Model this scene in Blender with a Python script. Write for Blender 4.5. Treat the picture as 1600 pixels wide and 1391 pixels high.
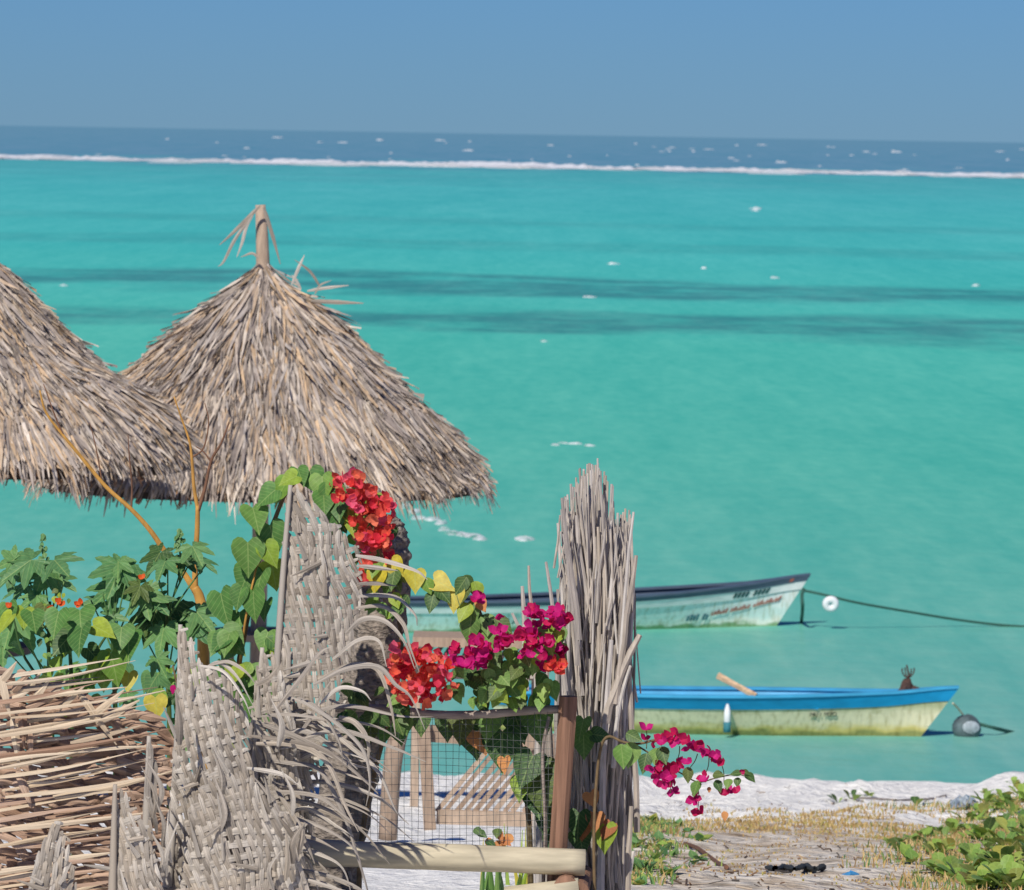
import bpy, math, random
from mathutils import Vector, Matrix, noise
R = random.Random(7)
for o in list(bpy.data.objects): bpy.data.objects.remove(o)
scene = bpy.context.scene
C = scene.collection

# ------------------------------------------------------------------ camera
FPX = 9000.0                      # focal length in pixels of the 1600 px wide photograph
CAM = Vector((0, 0, 7.5))
PITCH = math.atan((695.5 - 209) / FPX)
ROLL = math.radians(0.967)
Fw = Vector((0, math.cos(PITCH), -math.sin(PITCH)))
R0 = Vector((1, 0, 0)); U0 = Vector((0, math.sin(PITCH), math.cos(PITCH)))
Rt = R0 * math.cos(ROLL) + U0 * math.sin(ROLL)
Up = U0 * math.cos(ROLL) - R0 * math.sin(ROLL)
cd = bpy.data.cameras.new('camera'); cam = bpy.data.objects.new('camera', cd); C.objects.link(cam)
m3 = Matrix((Rt, Up, -Fw)).transposed()
cam.matrix_world = Matrix.Translation(CAM) @ m3.to_4x4()
cd.sensor_width = 36; cd.lens = FPX / 1600 * 36
cd.clip_start = 0.5; cd.clip_end = 200000
cd.dof.use_dof = True; cd.dof.focus_distance = 23.0; cd.dof.aperture_fstop = 14
scene.camera = cam

# ------------------------------------------------------------------ sky, sun, exposure
SUN_EL, SUN_AZ = 43, 202          # azimuth measured from +Y clockwise: the sun stands behind the camera, to the left
world = bpy.data.worlds.new('World'); scene.world = world; world.use_nodes = True
nt = world.node_tree; nt.nodes.clear()
sky = nt.nodes.new('ShaderNodeTexSky'); sky.sky_type = 'NISHITA'; sky.sun_disc = False
sky.sun_elevation = math.radians(SUN_EL); sky.sun_rotation = math.radians(SUN_AZ)
sky.air_density = 1.0; sky.dust_density = 0.0; sky.ozone_density = 4.0
tint = nt.nodes.new('ShaderNodeMix'); tint.data_type = 'RGBA'; tint.blend_type = 'MULTIPLY'
tint.inputs['Factor'].default_value = 1.0
tint.inputs['B'].default_value = (0.205, 0.42, 0.86, 1)
bg = nt.nodes.new('ShaderNodeBackground'); bg.inputs['Strength'].default_value = 0.08
wo = nt.nodes.new('ShaderNodeOutputWorld')
nt.links.new(sky.outputs['Color'], tint.inputs['A']); nt.links.new(tint.outputs['Result'], bg.inputs['Color'])
nt.links.new(bg.outputs[0], wo.inputs['Surface'])
sd = bpy.data.lights.new('sun', 'SUN'); sd.energy = 4.2; sd.angle = math.radians(0.6); sd.color = (1, 0.955, 0.88)
sun = bpy.data.objects.new('sun', sd); C.objects.link(sun)
a, e = math.radians(SUN_AZ), math.radians(SUN_EL)
SDIR = Vector((math.sin(a) * math.cos(e), math.cos(a) * math.cos(e), math.sin(e)))
sun.rotation_euler = SDIR.to_track_quat('Z', 'Y').to_euler(); sun.location = (0, -5, 30)
scene.view_settings.view_transform = 'Standard'; scene.view_settings.look = 'None'
scene.view_settings.exposure = 0.0; scene.view_settings.gamma = 1.0
scene.render.engine = 'CYCLES'; scene.render.resolution_x = 1024; scene.render.resolution_y = 890

# ------------------------------------------------------------------ helpers
def at(px, py, Y):
    d = Fw * FPX + Rt * (px - 800) + Up * (695.5 - py)
    return CAM + d * (Y / d.y)
def atz(px, py, z):
    d = Fw * FPX + Rt * (px - 800) + Up * (695.5 - py)
    return CAM + d * ((z - CAM.z) / d.z)
def sc(Y): return FPX / Y          # pixels per metre at distance Y
def lin(r, g, b, k=1.0):
    f = lambda c: ((c / 255 + 0.055) / 1.055) ** 2.4 if c > 10 else c / 255 / 12.92
    return (f(r) * k, f(g) * k, f(b) * k, 1)
def tag(o, label=None, cat=None, group=None, kind=None):
    if label: o['label'] = label
    if cat: o['category'] = cat
    if group: o['group'] = group
    if kind: o['kind'] = kind
    return o
def empty(name, loc, rz=0):
    o = bpy.data.objects.new(name, None); C.objects.link(o); o.location = loc; o.rotation_euler = (0, 0, rz)
    o.empty_display_size = 0.1
    return o
class MB:
    def __init__(s): s.v = []; s.f = []; s.c = []; s.w = []; s.hasw = False
    def add(s, vs, fs, col=None, uvw=None):
        s.w += uvw if uvw else [(0, 0, 0)] * len(vs); s.hasw = s.hasw or bool(uvw)
        b = len(s.v); s.v += [tuple(p) for p in vs]; s.f += [tuple(i + b for i in f) for f in fs]
        s.c += [col] * len(fs)
    def mesh(s, name, smooth=False):
        me = bpy.data.meshes.new(name); me.from_pydata(s.v, [], s.f)
        if any(c is not None for c in s.c):
            at_ = me.attributes.new('Col', 'FLOAT_COLOR', 'FACE')
            at_.data.foreach_set('color', [x for c in s.c for x in (c if c is not None else (.5, .5, .5, 1))])
        if s.hasw:
            aw = me.attributes.new('UVW', 'FLOAT_VECTOR', 'POINT'); aw.data.foreach_set('vector', [x for c in s.w for x in c])
        if smooth: me.polygons.foreach_set('use_smooth', [True] * len(me.polygons))
        me.update(); return me
    def build(s, name, mat, parent=None, smooth=False, local=False):
        return link(name, s.mesh(name, smooth), mat, parent, local)
def link(name, me, mat, parent=None, local=False):
    o = bpy.data.objects.new(name, me); C.objects.link(o)
    if mat is not None and not me.materials: me.materials.append(mat)
    if parent is not None:
        o.parent = parent
        if not local: o.location = -parent.location
    return o
def inst(name, me, parent, mw):                    # shared mesh under an unrotated Empty
    o = bpy.data.objects.new(name, me); C.objects.link(o); o.parent = parent
    o.matrix_basis = Matrix.Translation(-parent.location) @ mw
    return o
def spline(pts, n=6):
    P = [Vector(p) for p in pts]; out = []
    if len(P) < 3:
        return [P[0].lerp(P[-1], i / n) for i in range(n + 1)]
    Q = [P[0] * 2 - P[1]] + P + [P[-1] * 2 - P[-2]]
    for i in range(1, len(Q) - 2):
        p0, p1, p2, p3 = Q[i - 1], Q[i], Q[i + 1], Q[i + 2]
        for k in range(n):
            t = k / n
            out.append(0.5 * ((2 * p1) + (p2 - p0) * t + (2 * p0 - 5 * p1 + 4 * p2 - p3) * t * t + (3 * p1 - p0 - 3 * p2 + p3) * t ** 3))
    out.append(P[-1]); return out
def tube(mb, pts, radii, n=6, col=None, cap=True):
    P = [Vector(p) for p in pts]; m = len(P)
    if not isinstance(radii, (list, tuple)): radii = [radii] * m
    vs = []; fs = []
    ref = Vector((0.31, 0.77, 0.21)).normalized()
    for i, p in enumerate(P):
        t = (P[min(i + 1, m - 1)] - P[max(i - 1, 0)]).normalized()
        r_ = ref if abs(t.dot(ref)) < 0.95 else Vector((1, 0, 0))
        s = t.cross(r_).normalized(); u = s.cross(t)
        for k in range(n):
            an = 2 * math.pi * k / n
            vs.append(p + (s * math.cos(an) + u * math.sin(an)) * radii[i])
    for i in range(m - 1):
        for k in range(n):
            k2 = (k + 1) % n
            fs.append((i * n + k, i * n + k2, (i + 1) * n + k2, (i + 1) * n + k))
    if cap:
        fs.append(tuple(range(n))[::-1]); fs.append(tuple((m - 1) * n + k for k in range(n)))
    mb.add(vs, fs, col)
def ribbon(mb, pts, widths, nrm, fold=0.15, col=None, twist=0.0):
    P = [Vector(p) for p in pts]; m = len(P); vs = []; fs = []; uw = []; ln = 0.0; sd_ = R.uniform(0, 50)
    for i, p in enumerate(P):
        t = (P[min(i + 1, m - 1)] - P[max(i - 1, 0)]).normalized()
        ln += (p - P[i - 1]).length if i else 0; uw += [(0, ln, sd_), (.5, ln, sd_), (1, ln, sd_)]
        n0 = Vector(nrm)
        s = t.cross(n0)
        if s.length < 1e-4: s = t.cross(Vector((1, 0, 0.2)))
        s.normalize(); n_ = s.cross(t).normalized()
        if twist:
            an = twist * i / (m - 1); s, n_ = s * math.cos(an) + n_ * math.sin(an), n_ * math.cos(an) - s * math.sin(an)
        w = widths[i] if isinstance(widths, (list, tuple)) else widths
        vs += [p - s * w / 2, p + n_ * w * fold, p + s * w / 2]
    for i in range(m - 1):
        b = i * 3
        fs += [(b, b + 1, b + 4, b + 3), (b + 1, b + 2, b + 5, b + 4)]
    mb.add(vs, fs, col, uw)
def box(mb, c, sx, sy, sz, M=None, col=None):
    vs = [Vector((x * sx / 2, y * sy / 2, z * sz / 2)) for x in (-1, 1) for y in (-1, 1) for z in (-1, 1)]
    if M is not None: vs = [M @ v for v in vs]
    vs = [v + Vector(c) for v in vs]
    mb.add(vs, [(0, 1, 3, 2), (4, 6, 7, 5), (0, 4, 5, 1), (2, 3, 7, 6), (0, 2, 6, 4), (1, 5, 7, 3)], col)
def beam(mb, p, q, w, d, col=None):                # a squared timber from p to q, w across the view, d deep
    p, q = Vector(p), Vector(q); t = (q - p).normalized()
    s = t.cross(Vector((0, 1, 0))).normalized(); u = Vector((0, 1, 0))
    vs = []
    for e_ in (p, q):
        for a_, b_ in ((-1, -1), (1, -1), (1, 1), (-1, 1)): vs.append(e_ + s * a_ * w / 2 + u * b_ * d / 2)
    mb.add(vs, [(0, 1, 2, 3)[::-1], (4, 5, 6, 7), (0, 1, 5, 4), (1, 2, 6, 5), (2, 3, 7, 6), (3, 0, 4, 7)], col)
def basis(pos, nrm, tip, size, sx=1.0):
    z = Vector(nrm).normalized(); y = Vector(tip); y = (y - z * y.dot(z)).normalized(); x = y.cross(z)
    M = Matrix((x * size * sx, y * size, z * size)).transposed().to_4x4()
    return Matrix.Translation(Vector(pos)) @ M
def rv(s=1.0): return Vector((R.uniform(-s, s), R.uniform(-s, s), R.uniform(-s, s)))

# ------------------------------------------------------------------ materials
def new_mat(name):
    m = bpy.data.materials.new(name); m.use_nodes = True; n = m.node_tree; n.nodes.clear()
    out = n.nodes.new('ShaderNodeOutputMaterial'); b = n.nodes.new('ShaderNodeBsdfPrincipled')
    n.links.new(b.outputs[0], out.inputs[0]); b.inputs['Specular IOR Level'].default_value = 0.3
    return m, n, b, out
def node(n, t, **kw):
    x = n.nodes.new(t)
    for k, v in kw.items():
        if k.startswith('i_'): x.inputs[k[2:].replace('_', ' ')].default_value = v
        else: setattr(x, k, v)
    return x
def ramp(n, stops, interp='LINEAR'):
    r = n.nodes.new('ShaderNodeValToRGB'); cr = r.color_ramp; cr.interpolation = interp
    while len(cr.elements) < len(stops): cr.elements.new(0.5)
    for e_, (p, c) in zip(cr.elements, stops): e_.position = p; e_.color = c
    return r
def mixc(n, a, b, fac, mode='MIX'):
    x = n.nodes.new('ShaderNodeMix'); x.data_type = 'RGBA'; x.blend_type = mode
    for s, v in (('A', a), ('B', b), ('Factor', fac)):
        if hasattr(v, 'links') or hasattr(v, 'is_linked'): n.links.new(v, x.inputs[s])
        else: x.inputs[s].default_value = v
    return x.outputs['Result']
def grain(n, scale=(1, 1, 1), nscale=20, detail=4, coord='Object'):
    tc = node(n, 'ShaderNodeTexCoord'); mp = node(n, 'ShaderNodeMapping'); mp.inputs['Scale'].default_value = scale
    n.links.new(tc.outputs[coord], mp.inputs[0])
    nz = node(n, 'ShaderNodeTexNoise'); nz.inputs['Scale'].default_value = nscale; nz.inputs['Detail'].default_value = detail
    n.links.new(mp.outputs[0], nz.inputs[0]); return nz.outputs['Fac']
def gray(v): return (v, v, v, 1)
def mat_random(name, cols, rough=0.75, gscale=(1, 1, 1), gn=30, gamt=(0.6, 1.25), bump=0.3, transl=0.0, attr=False, bdist=0.004, fibre=False, vein=0.0):
    """colour picked per object (or per face from 'Col'), broken up by noise"""
    m, n, b, out = new_mat(name); b.inputs['Roughness'].default_value = rough
    if attr:
        at_ = node(n, 'ShaderNodeAttribute', attribute_name='Col'); c0 = at_.outputs['Color']
    else:
        oi = node(n, 'ShaderNodeObjectInfo')
        r = ramp(n, [(i / max(1, len(cols) - 1), c) for i, c in enumerate(cols)]); n.links.new(oi.outputs['Random'], r.inputs[0]); c0 = r.outputs[0]
    if fibre:
        aw = node(n, 'ShaderNodeAttribute', attribute_name='UVW'); mp = node(n, 'ShaderNodeMapping'); mp.inputs['Scale'].default_value = (7.0, 7.0, 1.0)
        n.links.new(aw.outputs['Vector'], mp.inputs[0]); nz = node(n, 'ShaderNodeTexNoise'); nz.inputs['Scale'].default_value = 1.0; nz.inputs['Detail'].default_value = 4
        n.links.new(mp.outputs[0], nz.inputs[0]); g = nz.outputs['Fac']
    else: g = grain(n, gscale, gn)
    gr = ramp(n, [(0.25, gray(gamt[0])), (0.75, gray(gamt[1]))]); n.links.new(g, gr.inputs[0])
    c1 = mixc(n, c0, gr.outputs[0], 1.0, 'MULTIPLY')
    if vein:
        tc = node(n, 'ShaderNodeTexCoord'); sp_ = node(n, 'ShaderNodeSeparateXYZ'); n.links.new(tc.outputs['Object'], sp_.inputs[0])
        ax_ = node(n, 'ShaderNodeMath', operation='ABSOLUTE'); n.links.new(sp_.outputs['X'], ax_.inputs[0])
        def mm(op, a_, b_):
            x = node(n, 'ShaderNodeMath', operation=op)
            for k_, v_ in enumerate((a_, b_)):
                if isinstance(v_, (int, float)): x.inputs[k_].default_value = v_
                else: n.links.new(v_, x.inputs[k_])
            return x.outputs[0]
        ph = mm('FRACT', mm('MULTIPLY', mm('SUBTRACT', sp_.outputs['Y'], mm('MULTIPLY', ax_.outputs[0], .8)), 6.0), 0)
        sv = mm('LESS_THAN', ph, .14); mid = mm('LESS_THAN', ax_.outputs[0], .018); vv = mm('MULTIPLY', mm('MAXIMUM', mm('MULTIPLY', sv, .6), mid), vein)
        c1 = mixc(n, c1, lin(178, 196, 120), vv)
    n.links.new(c1, b.inputs['Base Color'])
    if bump:
        bp = node(n, 'ShaderNodeBump'); bp.inputs['Strength'].default_value = bump; bp.inputs['Distance'].default_value = bdist
        n.links.new(g, bp.inputs['Height']); n.links.new(bp.outputs[0], b.inputs['Normal'])
    if transl:
        t = node(n, 'ShaderNodeBsdfTranslucent'); n.links.new(c1, t.inputs['Color'])
        mx = node(n, 'ShaderNodeMixShader'); mx.inputs[0].default_value = transl
        n.links.new(b.outputs[0], mx.inputs[1]); n.links.new(t.outputs[0], mx.inputs[2]); n.links.new(mx.outputs[0], out.inputs[0])
    return m
M = {}
M['thatch'] = mat_random('thatch', [], 0.8, gn=14, gamt=(0.75, 1.2), attr=True, bump=0)
M['frond'] = mat_random('dry_frond', [lin(172, 160, 146), lin(198, 187, 172), lin(148, 137, 124), lin(182, 168, 150), lin(162, 152, 140), lin(206, 196, 182), lin(136, 124, 110)], 0.7, (1, 1, 1), 45, (0.46, 1.28), 0.4, fibre=True, bdist=.002)
M['frond_brown'] = mat_random('brown_frond', [lin(176, 146, 122), lin(152, 120, 98), lin(188, 160, 138), lin(166, 134, 110)], 0.7, (1, 1, 1), 60, (0.6, 1.22), 0.3, fibre=True, bdist=.002)
M['frond_pale'] = mat_random('pale_frond', [lin(208, 188, 160), lin(194, 172, 144), lin(218, 200, 174), lin(184, 162, 136)], 0.65, (1, 1, 1), 50, (0.66, 1.18), 0.3, fibre=True, bdist=.002)
M['stick'] = mat_random('grey_stick', [lin(196, 186, 176), lin(176, 167, 159), lin(212, 204, 195), lin(182, 174, 167), lin(194, 180, 163), lin(158, 148, 140), lin(204, 196, 189)], 0.85, (1, 1, .12), 90, (0.65, 1.2), 0.6)
M['stick_fine'] = mat_random('fine_grey_twigs', [lin(204, 192, 178)] * 2, 0.85, (1, 1, .25), 34, (0.5, 1.25), 0.3)
M['wood_brown'] = mat_random('brown_post_wood', [lin(146, 110, 88), lin(136, 102, 82)], 0.85, (1, 1, .05), 45, (0.4, 1.4), 0.9, bdist=.008)
M['wood_tan'] = mat_random('weathered_plank', [lin(172, 148, 126), lin(156, 134, 114), lin(184, 162, 140)], 0.8, (1, 1, .2), 40, (0.7, 1.2), 0.3)
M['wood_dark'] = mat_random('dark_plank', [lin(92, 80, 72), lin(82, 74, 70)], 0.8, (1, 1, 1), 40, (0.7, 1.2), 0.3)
M['pole'] = mat_random('peeled_pole', [lin(196, 184, 156), lin(196, 184, 156)], 0.7, (.15, 1, 1), 40, (0.7, 1.12), 0.4)
M['branch'] = mat_random('grey_branch', [lin(165, 150, 138), lin(150, 136, 126)], 0.85, (.2, 1, 1), 50, (0.55, 1.25), 0.6)
M['wire'] = mat_random('wire', [lin(92, 96, 94)] * 2, 0.6, bump=0)
M['bark'] = mat_random('palm_bark', [lin(150, 138, 126)] * 2, 0.9, (1, 1, 1.6), 38, (0.35, 1.35), 1.0, bdist=0.02)
M['stem_gold'] = mat_random('golden_stem', [lin(196, 146, 70), lin(190, 140, 70)], 0.6, (1, 1, .3), 40, (0.6, 1.2), 0.3)
M['stem'] = mat_random('vine_stem', [lin(120, 100, 72), lin(105, 92, 64)], 0.8, gn=40, bump=0.2)
M['twig'] = mat_random('brown_twig', [lin(128, 92, 70), lin(112, 80, 62)], 0.8, gn=40, bump=0.2)
LEAFT = 0.28
M['leaf_heart'] = mat_random('heart_leaf', [lin(86, 130, 62), lin(98, 142, 66), lin(76, 118, 62), lin(112, 150, 70)], 0.5, gn=3.5, gamt=(0.68, 1.22), bump=0.1, transl=LEAFT, bdist=.03, vein=.38)
M['leaf_lobed'] = mat_random('lobed_leaf', [lin(96, 144, 86), lin(112, 156, 90), lin(88, 132, 84), lin(122, 162, 96)], 0.5, gn=3.5, gamt=(0.68, 1.22), bump=0.1, transl=LEAFT, bdist=.03, vein=.38)
M['leaf_lime'] = mat_random('lime_leaf', [lin(142, 172, 62), lin(166, 182, 60), lin(120, 158, 64), lin(150, 178, 80)], 0.5, gn=3.5, gamt=(0.68, 1.22), bump=0.1, transl=LEAFT, bdist=.03, vein=.38)
M['leaf_yellow'] = mat_random('yellow_leaf', [lin(206, 186, 52), lin(190, 180, 62), lin(214, 196, 84)], 0.5, gn=3.5, gamt=(0.68, 1.22), bump=0.1, transl=LEAFT, bdist=.03, vein=.38)
M['leaf_dark'] = mat_random('dark_leaf', [lin(72, 104, 52), lin(58, 92, 50), lin(86, 114, 58), lin(104, 112, 56)], 0.5, gn=3.5, gamt=(0.68, 1.22), bump=0.1, transl=LEAFT, bdist=.03, vein=.38)
M['leaf_boug'] = mat_random('bougainvillea_leaf', [lin(104, 146, 66), lin(124, 162, 80), lin(86, 124, 58), lin(140, 172, 92), lin(92, 128, 60)], 0.5, gn=3.5, gamt=(0.68, 1.22), bump=0.1, transl=LEAFT, bdist=.03, vein=.38)
M['leaf_dry'] = mat_random('withered_leaf', [lin(190, 120, 70), lin(214, 150, 90), lin(150, 90, 60)], 0.7, gn=25, bump=0.1, transl=0.15)
M['leaf_beach'] = mat_random('beach_leaf', [lin(196, 190, 100), lin(138, 172, 76), lin(160, 188, 86), lin(116, 154, 78), lin(166, 188, 90), lin(92, 128, 66), lin(186, 176, 80)], 0.45, gn=3.5, gamt=(0.68, 1.22), bump=0.1, transl=LEAFT, bdist=.03, vein=.38)
M['bract_red'] = mat_random('red_bract', [lin(230, 52, 70), lin(244, 104, 78), lin(220, 44, 82), lin(246, 126, 84), lin(242, 100, 132), lin(234, 66, 60), lin(246, 140, 104)], 0.6, gn=2.5, gamt=(0.72, 1.18), bump=0.1, transl=0.4)
M['bract_mag'] = mat_random('magenta_bract', [lin(206, 22, 112), lin(216, 38, 134), lin(190, 18, 84), lin(222, 40, 100)], 0.6, gn=2.5, gamt=(0.72, 1.18), bump=0.1, transl=0.4)
M['petal_orange'] = mat_random('orange_petal', [lin(236, 110, 50), lin(230, 96, 44)], 0.6, gn=30, bump=0, transl=0.3)
M['grass'] = mat_random('grass', [], 0.7, attr=True, gn=8, gamt=(0.85, 1.1), bump=0)
M['foam'] = mat_random('foam', [gray(.82)] * 2, 0.7, gn=3, gamt=(0.85, 1.1), bump=0.3, bdist=.1)
m, n, b, out = new_mat('thin_foam'); M['foam_thin'] = m; b.inputs['Base Color'].default_value = gray(.85); b.inputs['Roughness'].default_value = .8
tr_ = node(n, 'ShaderNodeBsdfTransparent'); mx = node(n, 'ShaderNodeMixShader'); g_ = node(n, 'ShaderNodeNewGeometry'); nz_ = node(n, 'ShaderNodeTexNoise'); nz_.inputs['Scale'].default_value = 4.0; nz_.inputs['Detail'].default_value = 5
n.links.new(g_.outputs['Position'], nz_.inputs[0]); r_ = ramp(n, [(.38, gray(.12)), (.62, gray(.8))]); n.links.new(nz_.outputs['Fac'], r_.inputs[0]); n.links.new(r_.outputs[0], mx.inputs[0])
n.links.new(tr_.outputs[0], mx.inputs[1]); n.links.new(b.outputs[0], mx.inputs[2]); n.links.new(mx.outputs[0], out.inputs[0])
M['rope'] = mat_random('rope', [lin(56, 96, 84)] * 2, 0.8, gn=60, bump=0.2)
M['buoy_white'] = mat_random('white_float', [gray(.8)] * 2, 0.5, gn=10, gamt=(.9, 1.05), bump=0)
M['rusty'] = mat_random('rusty_iron', [lin(84, 62, 54)] * 2, 0.8, gn=40, bump=0.3)
M['oar'] = mat_random('oar_wood', [lin(206, 172, 138)] * 2, 0.7, gn=20, bump=0)
M['letter'] = mat_random('dark_lettering', [lin(52, 92, 88)] * 2, 0.7, gn=20, bump=0)
M['letter_black'] = mat_random('black_lettering', [lin(56, 66, 60)] * 2, 0.7, gn=20, bump=0)
M['letter_red'] = mat_random('red_lettering', [lin(176, 100, 84)] * 2, 0.7, gn=20, bump=0)
M['letter_blue'] = mat_random('blue_lettering', [lin(62, 128, 138)] * 2, 0.7, gn=20, bump=0)
M['plastic_blue'] = mat_random('blue_litter', [lin(70, 140, 190)] * 2, 0.5, gn=20, bump=0)
M['plastic_clear'] = mat_random('clouded_plastic', [lin(196, 206, 210)] * 2, 0.4, gn=20, bump=0, transl=.3)
M['debris'] = mat_random('black_debris', [lin(52, 56, 58)] * 2, 0.9, gn=40, bump=0.4)

# sand
m, n, b, out = new_mat('sand'); M['sand'] = m
geo = node(n, 'ShaderNodeNewGeometry'); sep = node(n, 'ShaderNodeSeparateXYZ'); n.links.new(geo.outputs['Position'], sep.inputs[0])
def wnoise(n, scale, detail=5, vec=(1, 1, 1), rough=.55):
    g_ = node(n, 'ShaderNodeNewGeometry'); mp = node(n, 'ShaderNodeMapping'); mp.inputs['Scale'].default_value = vec
    n.links.new(g_.outputs['Position'], mp.inputs[0])
    z = node(n, 'ShaderNodeTexNoise'); z.inputs['Scale'].default_value = scale; z.inputs['Detail'].default_value = detail; z.inputs['Roughness'].default_value = rough
    n.links.new(mp.outputs[0], z.inputs[0]); return z.outputs['Fac']
def maprange(n, src, a, b_, c=0.0, d=1.0):
    x = node(n, 'ShaderNodeMapRange'); n.links.new(src, x.inputs[0])
    for i, v in zip((1, 2, 3, 4), (a, b_, c, d)): x.inputs[i].default_value = v
    return x.outputs[0]
def math_(n, op, a_, b_):
    x = node(n, 'ShaderNodeMath', operation=op)
    for i, v in enumerate((a_, b_)):
        if isinstance(v, (int, float)): x.inputs[i].default_value = v
        else: n.links.new(v, x.inputs[i])
    return x.outputs[0]
n1 = wnoise(n, 0.9, 6); n2 = wnoise(n, 9, 6); n3 = wnoise(n, 3.0, 6)
# clean white coral sand by the water and inside the fence, soiled sand with litter on the path
yb = math_(n, 'ADD', sep.outputs['Y'], math_(n, 'MULTIPLY', math_(n, 'SUBTRACT', n3, 0.5), 9.0))
fy = maprange(n, yb, 40.5, 43.5)
fx = maprange(n, sep.outputs['X'], 0.35, 0.65, 1.0, 0.0)
clean = math_(n, 'MAXIMUM', fy, fx)
white = ramp(n, [(0.3, (.76, .73, .67, 1)), (0.6, (.93, .90, .83, 1))]); n.links.new(n2, white.inputs[0])
dirty = ramp(n, [(0.28, lin(150, 128, 102)), (0.40, lin(192, 174, 150)), (0.54, lin(216, 204, 186)), (0.75, lin(230, 222, 208))]); n.links.new(n3, dirty.inputs[0])
sp = ramp(n, [(0.35, gray(.55)), (0.5, gray(1.05))]); n.links.new(n2, sp.inputs[0])
dc = mixc(n, dirty.outputs[0], sp.outputs[0], 1.0, 'MULTIPLY')
n.links.new(mixc(n, dc, white.outputs[0], clean), b.inputs['Base Color']); b.inputs['Roughness'].default_value = 0.95
b.inputs['Specular IOR Level'].default_value = 0.1
bp = node(n, 'ShaderNodeBump'); bp.inputs['Strength'].default_value = 0.8; bp.inputs['Distance'].default_value = 0.10
n.links.new(n2, bp.inputs['Height']); n.links.new(bp.outputs[0], b.inputs['Normal'])

# sea: lagoon floor colour by distance with far haze mixed in, seagrass, painted ripple tones
m, n, b, out = new_mat('sea'); M['sea'] = m
geo = node(n, 'ShaderNodeNewGeometry'); sep = node(n, 'ShaderNodeSeparateXYZ'); n.links.new(geo.outputs['Position'], sep.inputs[0])
Yt = math_(n, 'ADD', sep.outputs['Y'], math_(n, 'MULTIPLY', sep.outputs['X'], 0.16))
dep = math_(n, 'DIVIDE', 67500.0, Yt)            # 1/Y, so that the ramp is even over the lagoon
dn = math_(n, 'ADD', maprange(n, dep, 0, 1000), math_(n, 'MULTIPLY', math_(n, 'SUBTRACT', wnoise(n, 0.02, 4, (1.2, 1, 1)), .5), .05))
K = 1.13
rp = ramp(n, [(0.0, lin(100, 142, 160, K)), (0.050, lin(92, 138, 158, K)), (0.0535, lin(78, 160, 162, K)), (0.09, lin(76, 175, 172, K)), (0.19, lin(74, 182, 171, K)),  # the farthest stops are greyed to stand in for haze
              (0.32, lin(80, 184, 161, K)), (0.5, lin(88, 182, 157, K)), (0.70, lin(100, 178, 156, K)), (0.93, lin(117, 175, 158, K)), (1.0, lin(112, 174, 158, K))])
n.links.new(dn, rp.inputs[0])
# seagrass beds
def band(y0, y1, soft, src):
    u = math_(n, 'MULTIPLY', maprange(n, src, y0 - soft, y0 + soft), maprange(n, src, y1 - soft, y1 + soft, 1, 0)); return u
Yw = math_(n, 'ADD', Yt, math_(n, 'MULTIPLY', math_(n, 'SUBTRACT', wnoise(n, 0.035, 5, (1.0, .8, 1)), .5), 60))
g1 = band(268, 300, 5, Yw); g2 = band(220, 246, 4, Yw); g3 = math_(n, 'MULTIPLY', band(370, 400, 6, Yw), 0.35); g4 = math_(n, 'MULTIPLY', band(470, 500, 10, Yw), 0.3)
gs = math_(n, 'MAXIMUM', math_(n, 'MAXIMUM', g1, g2), math_(n, 'MAXIMUM', g3, g4))
gn = ramp(n, [(0.30, gray(0)), (0.56, gray(1))]); n.links.new(wnoise(n, 0.5, 6, (.28, .16, 1), .65), gn.inputs[0])
gf = math_(n, 'MULTIPLY', math_(n, 'MULTIPLY', gs, gn.outputs[0]), 0.66)
c1 = mixc(n, rp.outputs[0], lin(58, 116, 122, .95), gf)
# light and dark of wind streaks and ripples painted into the colour, two sizes
c2 = c1
for scl, vec in ((1.0, (2.6, .55, 1)), (1.0, (1.5, .16, 1)), (1.0, (.45, .035, 1)), (1.0, (.10, .012, 1)), (1.0, (.05, .0035, 1))):      # painted tone of ripples, wind lanes and swell, from small to large
    st = ramp(n, [(0.32, (.80, .945, .95, 1)), (0.68, (1.18, 1.05, 1.045, 1))]); n.links.new(wnoise(n, scl, 4, vec, .6), st.inputs[0])
    c2 = mixc(n, c2, st.outputs[0], 0.75, 'MULTIPLY')
df = node(n, 'ShaderNodeBsdfDiffuse'); n.links.new(c2, df.inputs[0])
gl = node(n, 'ShaderNodeBsdfGlossy'); gl.inputs['Roughness'].default_value = 0.22
bp = node(n, 'ShaderNodeBump'); bp.inputs['Strength'].default_value = 0.5; bp.inputs['Distance'].default_value = 0.12
n.links.new(wnoise(n, 1.1, 6, (.7, 1, 1), .6), bp.inputs['Height'])
n.links.new(bp.outputs[0], df.inputs['Normal']); n.links.new(bp.outputs[0], gl.inputs['Normal'])
mx = node(n, 'ShaderNodeMixShader'); mx.inputs[0].default_value = 0.13
n.links.new(df.outputs[0], mx.inputs[1]); n.links.new(gl.outputs[0], mx.inputs[2]); n.links.new(mx.outputs[0], out.inputs[0]); n.nodes.remove(b)

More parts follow.
